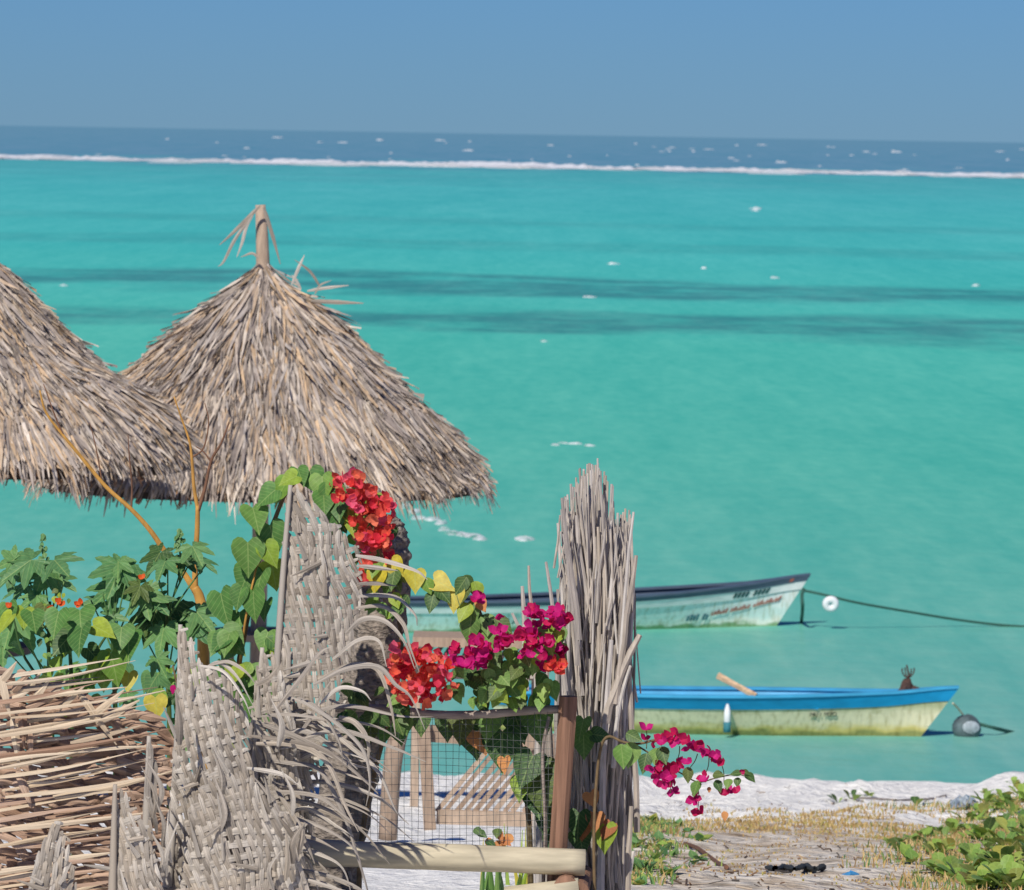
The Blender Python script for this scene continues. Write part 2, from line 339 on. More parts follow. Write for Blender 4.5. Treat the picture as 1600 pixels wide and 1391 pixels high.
# ------------------------------------------------------------------ ground and water
def zg(x, y):
    if y < 21: z = 4.6 + (21 - y) * 0.012
    elif y < 58: z = 4.6 - 0.1012 * (y - 21)
    else:
        z0 = 4.6 - 0.1012 * 37; t = y - 58
        z = z0 - 0.02 * t * t if t < 4 else z0 - .32 - 0.17 * (t - 4)
    if y > 20:
        k = min(1, (y - 20) / 6)
        z += k * (0.10 * (noise.noise(Vector((x * .55, y * .30, 3))) + 0.45 * noise.noise(Vector((x * 1.7, y * 1.1, 8)))
                  + 0.22 * noise.noise(Vector((x * 4.5, y * 3.0, 5)))))
    if 42 < y < 60: z += min(1, (y - 42) / 3) * (.09 * noise.noise(Vector((x * 2.2, y * 1.1, 21))) + .07 * abs(noise.noise(Vector((x * 4.0, y * 2.2, 33)))))
    # the plot left of the path and its bank, and the rise at the right of the path
    if 24 < y < 60:
        z += 0.20 * max(0, min(1, (x - 0.0765 * y) / 1.3)) * max(0, min(1, (y - 24) / 8))
    return z
def axis(a_, b_, fine, lo, hi):
    xs = []; x = lo
    while x < a_: xs.append(x); x += max(fine, (a_ - x) * .35)
    x = a_
    while x < b_: xs.append(x); x += fine
    while x < hi: xs.append(x); x += max(fine, (x - b_) * .35 + fine)
    xs.append(hi); return xs
xs = axis(-6.5, 7.5, 0.10, -400, 400); ys = axis(20, 64, 0.13, -40, 90)
vs = [(x, y, max(zg(x, y), -3)) for y in ys for x in xs]; w = len(xs)
fs = [(j * w + i, j * w + i + 1, (j + 1) * w + i + 1, (j + 1) * w + i) for j in range(len(ys) - 1) for i in range(w - 1)]
mb = MB(); mb.add(vs, fs); o = mb.build('beach_ground', M['sand'], smooth=True); tag(o, kind='structure')
mb = MB(); mb.add([(-45000, 60, 0), (45000, 60, 0), (45000, 80000, 0), (-45000, 80000, 0)], [(0, 1, 2, 3)])
tag(mb.build('sea', M['sea']), kind='structure')

def lump(mb, c, lx, ly, lz, seed, n=10, m=4):
    vs = []; fs = []
    for j in range(m + 1):
        ph = j / m * math.pi / 2
        for i in range(n):
            th = 2 * math.pi * i / n
            k = 1 + 0.55 * noise.noise(Vector((math.cos(th) * 1.3 + seed, math.sin(th) * 1.3, ph + seed * .7)))
            vs.append(Vector(c) + Vector((math.cos(th) * math.cos(ph) * lx * k, math.sin(th) * math.cos(ph) * ly * k, math.sin(ph) * lz * k - .01)))
    for j in range(m):
        for i in range(n):
            fs.append((j * n + i, j * n + (i + 1) % n, (j + 1) * n + (i + 1) % n, (j + 1) * n + i))
    mb.add(vs, fs)
# breakers on the outer reef
mb = MB(); prof = [(-1.0, 0.0), (-.55, .35), (-.2, .85), (0, 1.0), (.3, .7), (1.0, 0.0)]
vs = []; fs = []; cnt = 0; X0, X1 = -190, 190
N = 760
for i in range(N + 1):
    x = X0 + (X1 - X0) * i / N
    Yc = 1300 - 0.32 * x
    nn = noise.noise(Vector((x * .035, 1.7, 0))); n2_ = noise.noise(Vector((x * .16, 4.2, 0))); n3_ = noise.noise(Vector((x * .7, 9.2, 0)))
    h = max(0.10, 0.66 + 1.0 * nn + 0.6 * n2_ + .4 * n3_)
    if abs(x + 72) < 1.6: h = 0.05
    dpt = 26 + 14 * nn + 6 * n2_
    for k, (a_, b_) in enumerate(prof): vs.append((x, Yc + a_ * dpt * (1 + .2 * n3_), b_ * h + (0 if b_ else -.02)))
w = len(prof)
for i in range(N):
    for k in range(w - 1): fs.append((i * w + k, (i + 1) * w + k, (i + 1) * w + k + 1, i * w + k + 1))
mb.add(vs, fs)
tag(mb.build('reef_surf', M['foam'], smooth=True), 'long white line of surf breaking on the outer reef', 'surf', kind='stuff')
mb = MB()
for i in range(260):                       # broken wash in front of and behind the breakers
    x = R.uniform(-185, 185); Y = 1300 - .32 * x + R.gauss(-14, 30); lump(mb, (x, Y, 0), R.uniform(1.5, 8.0), R.uniform(4, 18), R.uniform(.1, .7), i * .9, 8, 3)
tag(mb.build('surf_wash', M['foam_thin'], smooth=True), 'broken thin wash drifting around the line of reef surf', 'surf', kind='stuff')
mb = MB()
for i in range(60):
    Y = 1450 + 4500 * R.random() ** 1.8; x = R.uniform(-.095, .095) * Y; s = Y / FPX
    lump(mb, (x, Y, 0), s * R.choice([2.5, 3, 4, 6, 9]), s * 8, s * R.uniform(.8, 2.4), i * 1.3)
for px, py, wpx in [(957, 413, 10), (920, 465, 11), (850, 534, 8), (1182, 327, 10), (1210, 435, 7), (1525, 447, 8), (100, 447, 7), (1180, 330, 6), (1100, 420, 5), (868, 696, 8), (880, 693, 10), (900, 694, 12), (920, 697, 9)]:
    p = atz(px, py, 0); s = p.y / FPX; lump(mb, p, s * wpx, s * 9, s * 3.0, px * .37)
tag(mb.build('whitecaps', M['foam_thin'], smooth=True), 'small scattered whitecaps flecking the open sea and lagoon', 'foam', kind='stuff')
mb = MB()
for px, py, wpx in [(636, 792, 9), (648, 800, 9), (655, 810, 10), (676, 812, 11), (690, 818, 9), (694, 828, 9), (706, 834, 10), (722, 836, 9), (738, 838, 12), (750, 842, 9), (820, 843, 14)]:
    p = atz(px, py, 0); s = p.y / FPX; lump(mb, p, s * wpx * 1.2, s * 40, s * 5.0, px * .7, 12)
tag(mb.build('wavelet_foam', M['foam_thin'], smooth=True), 'ragged white foam of a small wavelet beyond the thatched eave', 'foam', kind='stuff')

# ------------------------------------------------------------------ thatched umbrellas
YU = 49.5; SU = sc(YU)
def mkprof(pp, sc_):
    P_ = [(r_ / sc_, d_ / sc_) for r_, d_ in pp]; L_ = [0.0]
    for i in range(1, len(P_)): L_.append(L_[-1] + math.hypot(P_[i][0] - P_[i - 1][0], P_[i][1] - P_[i - 1][1]))
    return P_, L_
PROF_A = mkprof([(0, 2), (8, 12), (50, 44), (100, 82), (160, 136), (220, 196), (290, 268), (334, 318), (352, 344)], SU)
PROF_B = mkprof([(0, 0), (8, 6), (58, 26), (126, 92), (186, 160), (256, 210), (318, 254), (356, 296), (374, 326)], sc(46.0))
def prof_at(s, PRF):
    PR, SL = PRF
    s = max(0, s)
    for i in range(1, len(PR)):
        if s <= SL[i] or i == len(PR) - 1:
            t = (s - SL[i - 1]) / (SL[i] - SL[i - 1])
            r_ = PR[i - 1][0] + (PR[i][0] - PR[i - 1][0]) * t; d_ = PR[i - 1][1] + (PR[i][1] - PR[i - 1][1]) * t
            dr, dd = PR[i][0] - PR[i - 1][0], PR[i][1] - PR[i - 1][1]; l = math.hypot(dr, dd)
            return r_, d_, dd / l, dr / l          # radius, drop, outward normal (radial, up)
THC = [lin(184, 168, 152), lin(170, 157, 146), lin(196, 180, 162), lin(160, 147, 136), lin(188, 164, 138), lin(206, 192, 176), lin(148, 136, 127), lin(194, 166, 134), lin(178, 167, 157), lin(136, 124, 116)]
def thatch_mesh(seed, PRF):
    rr = random.Random(seed); mb = MB(); PR, SL = PRF; S = SL[-1]; ns = 27
    for k in range(ns + 1):
        s0 = S * (k / ns) * 0.95 - 0.06
        r_mid = prof_at(s0 + .1, PRF)[0]
        cnt = max(26, int(2 * math.pi * r_mid / 0.0155))
        for q in range(cnt):
            th = 2 * math.pi * (q + rr.random()) / cnt; st = s0 + rr.uniform(-.08, .08)
            cl = noise.noise(Vector((math.cos(th) * 3.2, math.sin(th) * 3.2, st * 2.6 + seed))); c2_ = noise.noise(Vector((math.cos(th) * 7, math.sin(th) * 7, st * 5 + seed)))
            L = rr.uniform(.26, .58); skew = rr.gauss(0, .11) + .55 * c2_; lift = rr.uniform(0.0, .04) + (0.07 if rr.random() < .05 else 0) + .05 * max(0, c2_); base = rr.uniform(.0, .035) + .04 * cl + .07 * math.exp(-((st / S - .70) / .07) ** 2) * max(0, math.cos(th + .35)) ** 6
            wd = rr.choice([.010, .014, .019, .025, .032])
            if st + L > S + .06: L = max(.14, S + rr.uniform(-.10, .13) * (1 + .9 * c2_ + .5 * math.sin(th * 9 + seed)) - st)
            col = THC[rr.randrange(len(THC))]; kk = rr.uniform(.82, 1.1) * (1 + .16 * cl + .10 * c2_); col = (col[0] * kk, col[1] * kk, col[2] * kk, 1)
            vs = []
            for j in range(4):
                f = j / 3; s_ = max(0.02, st + L * f); r_, d_, nr, nu = prof_at(s_, PRF)
                over = max(0, s_ - S)
                off = base + lift * f * f + .012
                rad = r_ + nr * off; z = -d_ + nu * off - over * .35
                rad -= over * .3
                a_ = th + skew * L * f / max(.25, rad)
                half = wd / 2 * (1 - .75 * max(0, f - .55) / .45) / max(rad, .08)
                half = min(half, .5)
                tw = rr.uniform(-.012, .012)
                for sg in (-1, 1):
                    aa = a_ + sg * half
                    vs.append((math.cos(aa) * rad, math.sin(aa) * rad, z + sg * tw))
            mb.add(vs, [(0, 1, 3, 2), (2, 3, 5, 4), (4, 5, 7, 6)], col)
    # hanging inner fringe of older brown leaves below the eave
    for q in range(420):
        th = rr.uniform(0, 2 * math.pi); r_ = PR[-1][0] * rr.uniform(.86, .97); z0 = -PR[-1][1] + .10; L = rr.uniform(.10, .22)
        c_ = lin(*rr.choice([(150, 112, 84), (168, 130, 96), (120, 92, 74), (176, 156, 136)])); wd = .014 / r_; sw = rr.uniform(-.05, .05)
        mb.add([(math.cos(th - wd) * r_, math.sin(th - wd) * r_, z0), (math.cos(th + wd) * r_, math.sin(th + wd) * r_, z0),
                (math.cos(th + wd * .4 + sw) * (r_ + .03), math.sin(th + wd * .4 + sw) * (r_ + .03), z0 - L), (math.cos(th - wd * .4 + sw) * (r_ + .03), math.sin(th - wd * .4 + sw) * (r_ + .03), z0 - L)], [(0, 1, 2, 3)], c_)
    return mb.mesh('thatch')
def umbrella(px, py_apex, Y, seed, label, finial=True, PRF=None):
    PRF = PRF or PROF_A; PR = PRF[0]
    ap = at(px, py_apex, Y); g = zg(ap.x, ap.y)
    root = empty('thatched_umbrella', (ap.x, ap.y, g)); tag(root, label, 'beach umbrella', 'thatched beach umbrellas')
    h = ap.z - g
    t = link('thatch', thatch_mesh(seed, PRF), M['thatch'], root, local=True); t.location = (0, 0, h); t['kind'] = 'stuff'
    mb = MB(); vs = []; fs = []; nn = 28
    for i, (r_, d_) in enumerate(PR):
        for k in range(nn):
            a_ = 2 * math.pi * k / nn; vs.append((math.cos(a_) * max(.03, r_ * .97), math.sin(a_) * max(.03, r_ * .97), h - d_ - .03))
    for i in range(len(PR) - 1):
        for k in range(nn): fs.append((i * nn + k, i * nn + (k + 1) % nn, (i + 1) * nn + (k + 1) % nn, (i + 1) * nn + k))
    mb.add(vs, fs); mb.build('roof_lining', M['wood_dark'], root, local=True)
    for k in range(8):
        a_ = 2 * math.pi * (k + .3) / 8; mb = MB()
        tube(mb, [(math.cos(a_) * r_ * .94, math.sin(a_) * r_ * .94, h - d_ - .07) for r_, d_ in PR[1:]], .025, 6)
        mb.build('rafter', M['wood_brown'], root, local=True)
    mb = MB(); top = h + (.52 if finial else .45)
    tube(mb, [(0, 0, -.3), (.01, 0, h * .5), (0, 0, h), (-.012, 0, h + .25), (-.03, 0, top)], [.075, .07, .06, .054, .044], 10)
    mb.build('pole', M['wood_tan'], root, local=True, smooth=True)
    return root, h
u1, h1 = umbrella(411, 415, YU, 3, 'thatched palm-leaf umbrella with a bare pole tip and drooping leaf strips')
def loose(root, Y, name, px_pts, wpx, mat, dY=0.0, tw=0.0, nrm=(0, -1, .2)):
    P = spline([at(x, y, Y + dY * i / max(1, len(px_pts) - 1)) for i, (x, y) in enumerate(px_pts)], 5)
    mb = MB(); k = len(P); wm = wpx / sc(Y)
    ribbon(mb, P, [wm * min(1, .5 + 3 * i / k) * (1 - .8 * max(0, i / (k - 1) - .6) / .4) for i in range(k)], nrm, .18, twist=tw)
    return mb.build(name, M[mat], root)
for pts, wd in [([(406, 322), (388, 340), (366, 362), (343, 383)], 6), ([(402, 324), (384, 350), (366, 376), (350, 408), (341, 417)], 5), ([(398, 330), (386, 352), (378, 380), (370, 402)], 5),
                ([(412, 324), (419, 346), (428, 376), (438, 413)], 6), ([(404, 404), (394, 396), (376, 402)], 4), ([(456, 445), (466, 420), (476, 398)], 5), ([(500, 448), (484, 424), (460, 406)], 4),
                ([(480, 455), (510, 450), (545, 446)], 5), ([(486, 470), (520, 472), (568, 474)], 7), ([(492, 460), (500, 446), (518, 438)], 3), ([(470, 452), (462, 438), (456, 430)], 5),
                ([(515, 490), (530, 500), (545, 518)], 6), ([(330, 474), (318, 474), (308, 476)], 5)]:
    loose(u1, YU - .15, 'loose_leaf_strip', pts, wd, 'frond')
u2, h2 = umbrella(-62, 396, 46.0, 11, 'thatched palm-leaf umbrella beside the one with the bare pole tip', False, PROF_B)
for pts, wd in [([(20, 452), (50, 470), (88, 484)], 5), ([(30, 476), (60, 492), (92, 514)], 4), ([(60, 480), (78, 484), (90, 500)], 2), ([(85, 520), (110, 545), (122, 552)], 4)]:
    loose(u2, 45.8, 'loose_leaf_strip', pts, wd, 'frond_pale')
# tables round the umbrella poles
def pole_table(root, px, py, Y, rad, mat, label):
    p = at(px, py, Y); mb = MB()
    g = root.location
    t = empty('pole_table', (g.x, g.y, g.z)); tag(t, label, 'table')
    z = p.z - g.z; vs = []; n_ = 20; z0 = z - .06
    vs = [(math.cos(2 * math.pi * k / n_) * rad, math.sin(2 * math.pi * k / n_) * rad, zz) for zz in (z0, z) for k in range(n_)]
    fs = [(k, (k + 1) % n_, n_ + (k + 1) % n_, n_ + k) for k in range(n_)] + [tuple(range(n_))[::-1], tuple(range(n_, 2 * n_))]
    mb.add(vs, fs); mb.build('table_top', M[mat], t, local=True)
    for k in range(4):
        a_ = math.pi / 4 + k * math.pi / 2; mb = MB(); q = Vector((math.cos(a_) * rad * .75, math.sin(a_) * rad * .75, 0))
        beam(mb, q + Vector((0, 0, -.05)), q + Vector((0, 0, z0)), .06, .06); mb.build('leg', M[mat], t, local=True)
pole_table(u1, 411, 986, YU, .46, 'wood_tan', 'tan wooden table round the pole of the umbrella with the bare tip')
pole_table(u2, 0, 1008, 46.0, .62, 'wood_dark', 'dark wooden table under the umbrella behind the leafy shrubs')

# ------------------------------------------------------------------ boats
def sstep(a_, b_, x): t = max(0, min(1, (x - a_) / (b_ - a_))); return t * t * (3 - 2 * t)
def hull_mat(name, top, mid, low, weed, z1, z2):
    m, n, b, out = new_mat(name); b.inputs['Roughness'].default_value = .6
    tc = node(n, 'ShaderNodeTexCoord'); sp_ = node(n, 'ShaderNodeSeparateXYZ'); n.links.new(tc.outputs['Object'], sp_.inputs[0])
    nz = grain(n, (.6, .6, 1.5), 5, 6); nzf = grain(n, (2, 2, .5), 9, 5)
    zz = math_(n, 'ADD', sp_.outputs['Z'], math_(n, 'MULTIPLY', math_(n, 'SUBTRACT', nz, .5), .22))
    r_ = ramp(n, [(0, weed), (z1 * .4, weed), (z1, low), (z1 + .10, mid), (z2, mid), (min(.98, z2 + .12), top)]); n.links.new(maprange(n, zz, 0, .8), r_.inputs[0])
    g_ = ramp(n, [(.3, (.74, .72, .62, 1)), (.5, (1, 1, 1, 1)), (.7, (1.1, 1.08, 1.06, 1))]); n.links.new(nzf, g_.inputs[0])
    n.links.new(mixc(n, r_.outputs[0], g_.outputs[0], 1.0, 'MULTIPLY'), b.inputs['Base Color']); return m
def paint(name, col, amt=(.8, 1.1)):
    m = mat_random(name, [col] * 2, .5, (.6, .6, 2), 6, amt, .1); return m
M['hull_yellow'] = hull_mat('stained_cream_hull', lin(172, 174, 136), lin(216, 208, 174), lin(200, 184, 112), lin(138, 140, 84), .11, .36)
M['hull_white'] = hull_mat('pale_green_hull', lin(232, 240, 234), lin(206, 228, 220), lin(232, 234, 220), lin(132, 166, 122), .10, .34)
M['paint_blue'] = paint('sky_blue_paint', lin(20, 140, 190)); M['paint_blue_lit'] = paint('sunlit_blue_paint', lin(70, 164, 206))  # the lighter copy of the blue carries the gunwale highlight
M['paint_white'] = paint('white_paint', lin(236, 238, 232)); M['paint_slate'] = paint('slate_paint', lin(84, 98, 114))
def text_mesh(s, size):
    cu = bpy.data.curves.new('letter', 'FONT'); cu.body = s; cu.size = size; cu.extrude = .004; cu.align_x = 'CENTER'
    ob = bpy.data.objects.new('tmp', cu); C.objects.link(ob)
    dg = bpy.context.evaluated_depsgraph_get(); me = bpy.data.meshes.new_from_object(ob.evaluated_get(dg))
    bpy.data.objects.remove(ob); bpy.data.curves.remove(cu); return me
class Boat:
    def __init__(s, name, bow_px, bow_Y, L, beam, rz, z_st, z_mid, z_bow, rake, label):
        s.L, s.B, s.zs, s.zm, s.zb, s.rake = L, beam, z_st, z_mid, z_bow, rake
        bow = at(bow_px[0], bow_px[1], bow_Y)
        org = bow - Vector((math.cos(rz) * L, math.sin(rz) * L, 0)); org.z = 0
        s.rz = rz
        s.root = empty(name, org, rz); tag(s.root, label, 'boat', 'boats moored in the shallows')
    def sheer(s, u): return s.zs * (1 - u) ** 2 + s.zm * 2 * u * (1 - u) + s.zb * u * u + .04 * sstep(.85, 1, u)
    def half(s, u): return s.B / 2 * (.72 + .28 * sstep(0, .4, u)) * (1 - sstep(.45, 1.02, u) ** 1.35 * .985)
    def pt(s, u, v, side=-1, off=0.0):
        zs = s.sheer(u); zk = -.22 + .10 * sstep(.8, 1, u)
        x = s.L * u - s.rake * (1 - v) * sstep(.55, 1, u)
        y = side * max(.001, s.half(u) * (v ** .55 if v > 0 else 0) * (.86 + .14 * v) + off)
        return Vector((x, y, zk + (zs - zk) * v))
    def shell(s, name, mat, v0, v1, off, nu=36, nv=7, close=False):
        mb = MB(); rows = []
        for side in (-1, 1):
            vs = [s.pt(i / nu, v0 + (v1 - v0) * j / nv, side, off) for i in range(nu + 1) for j in range(nv + 1)]; w = nv + 1
            fs = [(i * w + j, (i + 1) * w + j, (i + 1) * w + j + 1, i * w + j + 1) for i in range(nu) for j in range(nv)]
            mb.add(vs, fs if side < 0 else [f[::-1] for f in fs])
        # transom
        a_ = [s.pt(0, v0 + (v1 - v0) * j / nv, -1, off) for j in range(nv + 1)]; b_ = [s.pt(0, v0 + (v1 - v0) * j / nv, 1, off) for j in range(nv + 1)]
        mb.add(a_ + b_, [(j, j + 1, nv + 2 + j, nv + 1 + j) for j in range(nv)])
        o = mb.build(name, M[mat], s.root, smooth=False, local=True)
        if name == 'hull': s.hull = o
        return o
    def cap(s, name, mat, win, wout, th=.03, nu=36):
        mb = MB()
        for side in (-1, 1):
            vs = []
            for i in range(nu + 1):
                p = s.pt(i / nu, 1, side); n_ = Vector((0, side, 0))
                inn = p - n_ * min(win, max(.002, abs(p.y) - .002)); ou = p + n_ * wout
                vs += [inn + Vector((0, 0, th)), ou + Vector((0, 0, th)), ou - Vector((0, 0, .004)), inn - Vector((0, 0, .004))]
            fs = [(i * 4 + k, i * 4 + (k + 1) % 4, i * 4 + 4 + (k + 1) % 4, i * 4 + 4 + k) for i in range(nu) for k in range(4)]
            mb.add(vs, fs + [(0, 1, 2, 3), (nu * 4 + 3, nu * 4 + 2, nu * 4 + 1, nu * 4)])
        return mb.build(name, M[mat], s.root, local=True)
    def floor(s, mat, v=.35, nu=30):
        mb = MB(); vs = []
        for i in range(nu + 1):
            p = s.pt(i / nu, v, 1); vs += [Vector((p.x, -abs(p.y) + .02, p.z)), Vector((p.x, abs(p.y) - .02, p.z))]
        mb.add(vs, [(2 * i, 2 * i + 1, 2 * i + 3, 2 * i + 2) for i in range(nu)]); mb.build('floor_boards', M[mat], s.root, local=True)
    def thwart(s, u, mat, v=.8):
        mb = MB(); p = s.pt(u, v, 1); box(mb, (p.x, 0, p.z), .24, abs(p.y) * 2 - .02, .035); mb.build('thwart', M[mat], s.root, local=True)
    def letter(s, ch, u, v, size, mat):
        me = text_mesh(ch, size); p = s.pt(u, v, -1, .012); q = s.pt(u + .01, v, -1, .012); up_ = s.pt(u, v + .05, -1, .012)
        x = (q - p).normalized(); y = (up_ - p); y = (y - x * y.dot(x)).normalized(); z = x.cross(y)
        o = link('letter', me, M[mat], s.hull, local=True)
        o.matrix_basis = Matrix.Translation(p + z * .012) @ Matrix((x, y, z)).transposed().to_4x4(); return o
    def mark(s, u0, u1, v0, v1, mat, name, off=.02):
        mb = MB(); n_ = 6
        vs = [s.pt(u0 + (u1 - u0) * i / n_, v, -1, off) for i in range(n_ + 1) for v in (v0, v1)]
        mb.add(vs, [(2 * i, 2 * i + 2, 2 * i + 3, 2 * i + 1) for i in range(n_)]); return mb.build(name, M[mat], s.hull, local=True)
# blue-rimmed boat
bb = Boat('blue_rimmed_boat', (1498, 1077), 72.3, 5.85, 1.15, math.radians(-1.0), .50, .46, .58, .55, 'cream fibreglass boat with bright blue gunwale and yellow-green weed stains')
bb.shell('hull', 'hull_yellow', 0, .82, 0); bb.shell('inner_hull', 'paint_blue_lit', .3, .99, -.03)
bb.shell('gunwale_band', 'paint_blue', .78, 1.0, .014); bb.cap('gunwale_cap', 'paint_blue_lit', .07, .03); bb.floor('paint_white')
for u in (.18, .45, .68): bb.thwart(u, 'paint_blue')
for i, ch in enumerate('MAJI MOTO'):
    if ch != ' ': bb.letter(ch, .690 + i * .0068, .655, .072, 'letter_black')
mb = MB(); tube(mb, [(2.93, -.575, .42), (2.93, -.60, .33), (2.93, -.595, .08)], [.015, .042, .046], 10); f_ = mb.build('fender', M['buoy_white'], bb.root, local=True, smooth=True)
mb = MB(); tube(mb, [(2.93, -.597, .2), (2.93, -.594, .07)], [.048, .05], 10); mb.build('fender_foot', M['letter_blue'], f_, local=True, smooth=True)
# white boat
wb = Boat('white_boat', (1265, 899), 88.6, 6.95, 1.25, math.radians(20), .47, .40, .74, .62, 'pale green and white boat with dark slate gunwale, moored farthest out')
wb.shell('hull', 'hull_white', 0, .78, 0); wb.shell('inner_hull', 'paint_slate', .3, .99, -.03)
wb.shell('rubbing_strake', 'paint_white', .76, .93, .016); wb.shell('gunwale_band', 'paint_slate', .91, 1.0, .024); wb.cap('gunwale_cap', 'paint_slate', .1, .03); wb.floor('paint_slate', .7)
for u in (.15, .4, .62): wb.thwart(u, 'paint_slate', .85)
for ch, u in (('P', .173), ('M', .262), ('A', .285), ('R', .308)): wb.letter(ch, u, .50, .17, 'letter')
for i in range(7):
    if i != 4: wb.mark(.705 + i * .0095, .712 + i * .0095, .42, .52 + .02 * (i % 2), 'letter_blue', 'painted_mark')
for i in range(24):
    if i not in (6, 14): wb.mark(.775 + i * .0078, .781 + i * .0078, .50 + i * .004, .55 + i * .004 + .02 * ((i * 7) % 3), 'letter_red', 'painted_mark')
for i in range(9):
    if i != 4: wb.mark(.815 + i * .011, .8225 + i * .011, .79, .89, 'letter', 'painted_mark', .024)
wb.mark(.952, .962, .93, .99, 'letter_red', 'painted_mark', .03)

# ropes, floats, anchor, oar
def rope(name, pts, r_, mat, label):
    p0 = Vector(pts[0]); root = None
    mb = MB(); tube(mb, spline(pts, 6), r_, 6); o = mb.build(name, M[mat]); tag(o, label, 'rope'); return o
rope('mooring_rope', [at(1252, 922, 88.0), at(1290, 930, 87.9), at(1340, 942, 88), at(1420, 956, 88.4), at(1500, 969, 88.8), atz(1580, 978, .015), atz(1700, 983, .01), atz(1760, 988, -.1)], .022, 'rope', 'dark green mooring rope running from the white boat out to sea')
rope('hanging_rope', [at(1256, 920, 88.0), at(1253, 930, 87.95), at(1254, 950, 87.95), atz(1252, 974, -.02)], .03, 'rope', 'short dark rope end dangling from the bow of the white boat')
def torus(mb, c, R1, r1, M3, n_=20, m_=8):
    vs = []
    for i in range(n_):
        a_ = 2 * math.pi * i / n_
        for j in range(m_):
            b_ = 2 * math.pi * j / m_; q = Vector(((R1 + r1 * math.cos(b_)) * math.cos(a_), r1 * math.sin(b_), (R1 + r1 * math.cos(b_)) * math.sin(a_))); vs.append(Vector(c) + M3 @ q)
    mb.add(vs, [(i * m_ + j, ((i + 1) % n_) * m_ + j, ((i + 1) % n_) * m_ + (j + 1) % m_, i * m_ + (j + 1) % m_) for i in range(n_) for j in range(m_)])
c_ = at(1298, 944, 87.9); mb = MB(); torus(mb, c_, .072, .058, Matrix.Rotation(.2, 3, 'X'))
tag(mb.build('ring_float', M['buoy_white'], smooth=True), 'small round white float threaded on the dark mooring rope', 'float')
c_ = atz(1510, 1150, 0); c_.z = .10; root = empty('mooring_buoy', (c_.x, c_.y, 0)); tag(root, 'dark weathered buoy with a pale patch floating off the blue bow', 'buoy')
mb = MB(); n_, m_ = 16, 9; vs = []
for j in range(m_ + 1):
    ph = -math.pi / 2 + math.pi * j / m_
    for i in range(n_):
        th = 2 * math.pi * i / n_; k = .185 * (1 + .06 * noise.noise(Vector((math.cos(th), math.sin(th), ph))))
        vs.append(c_ + Vector((math.cos(th) * math.cos(ph) * k, math.sin(th) * math.cos(ph) * k, math.sin(ph) * k * .95)))
fs = [(j * n_ + i, j * n_ + (i + 1) % n_, (j + 1) * n_ + (i + 1) % n_, (j + 1) * n_ + i) for j in range(m_) for i in range(n_)]
M['buoy_dark'] = mat_random('weathered_buoy', [lin(86, 100, 102)] * 2, .6, (1, 1, 1), 7, (.4, 1.7), .3)
mb.add(vs, fs); mb.build('float_ball', M['buoy_dark'], root, smooth=True)
mb = MB(); d_ = Vector((.25, -.9, .15)).normalized(); M3 = d_.to_track_quat('Y', 'Z').to_matrix()
vs = [c_ + d_ * .17]; 
for rr_, hh in ((.05, .186), (.10, .165)):
    vs += [c_ + d_ * hh + M3 @ Vector((math.cos(2 * math.pi * i / 12) * rr_ * 1.15, 0, math.sin(2 * math.pi * i / 12) * rr_ * .8)) for i in range(12)]
vs[0] = c_ + d_ * .194
mb.add(vs, [(0, 1 + i, 1 + (i + 1) % 12) for i in range(12)] + [(1 + i, 13 + i, 13 + (i + 1) % 12, 1 + (i + 1) % 12) for i in range(12)])
mb.build('pale_patch', M['plastic_clear'], root, smooth=True)
rope('bow_line', [at(1489, 1099, 72.2), at(1496, 1106, 72.3), at(1504, 1116, 72.4)], .014, 'pole', 'short pale line from the blue bow down to the buoy')
rope('anchor_rope', [at(1528, 1131, 72.6), at(1555, 1138, 72.6), atz(1584, 1145, -.02)], .024, 'rope', 'dark rope trailing from the weathered buoy into the water')
an = empty('grapnel_anchor', bb.root.location + Vector((5.22, -.06, .60))); tag(an, 'rusty grapnel anchor standing on the blue bow of the cream boat', 'anchor')
mb = MB(); tube(mb, [(0, 0, -.02), (.0, 0, .17), (-.03, 0, .30)], [.03, .014, .01], 6); mb.build('shank', M['rusty'], an, local=True)
for k in range(4):
    a_ = k * math.pi / 2 + .4; mb = MB(); q = lambda r_, z: (math.cos(a_) * r_ - .01, math.sin(a_) * r_, z)
    tube(mb, spline([q(0, .14), q(.05, .16), q(.085, .22), q(.08, .26)], 4), .009, 5); mb.build('fluke', M['rusty'], an, local=True)
mb = MB(); lump(mb, (-.01, 0, -.02), .14, .07, .13, 4.4, 14, 5); mb.build('coiled_line', M['rusty'], an, local=True)
mb = MB(); P_ = [at(1122, 1056, 72.0), at(1150, 1071, 71.9), at(1181, 1088, 71.8)]; tube(mb, P_, [.05, .04, .045], 6)
tag(mb.build('oar', M['oar']), 'pale wooden oar shaft propped over the blue gunwale', 'oar')

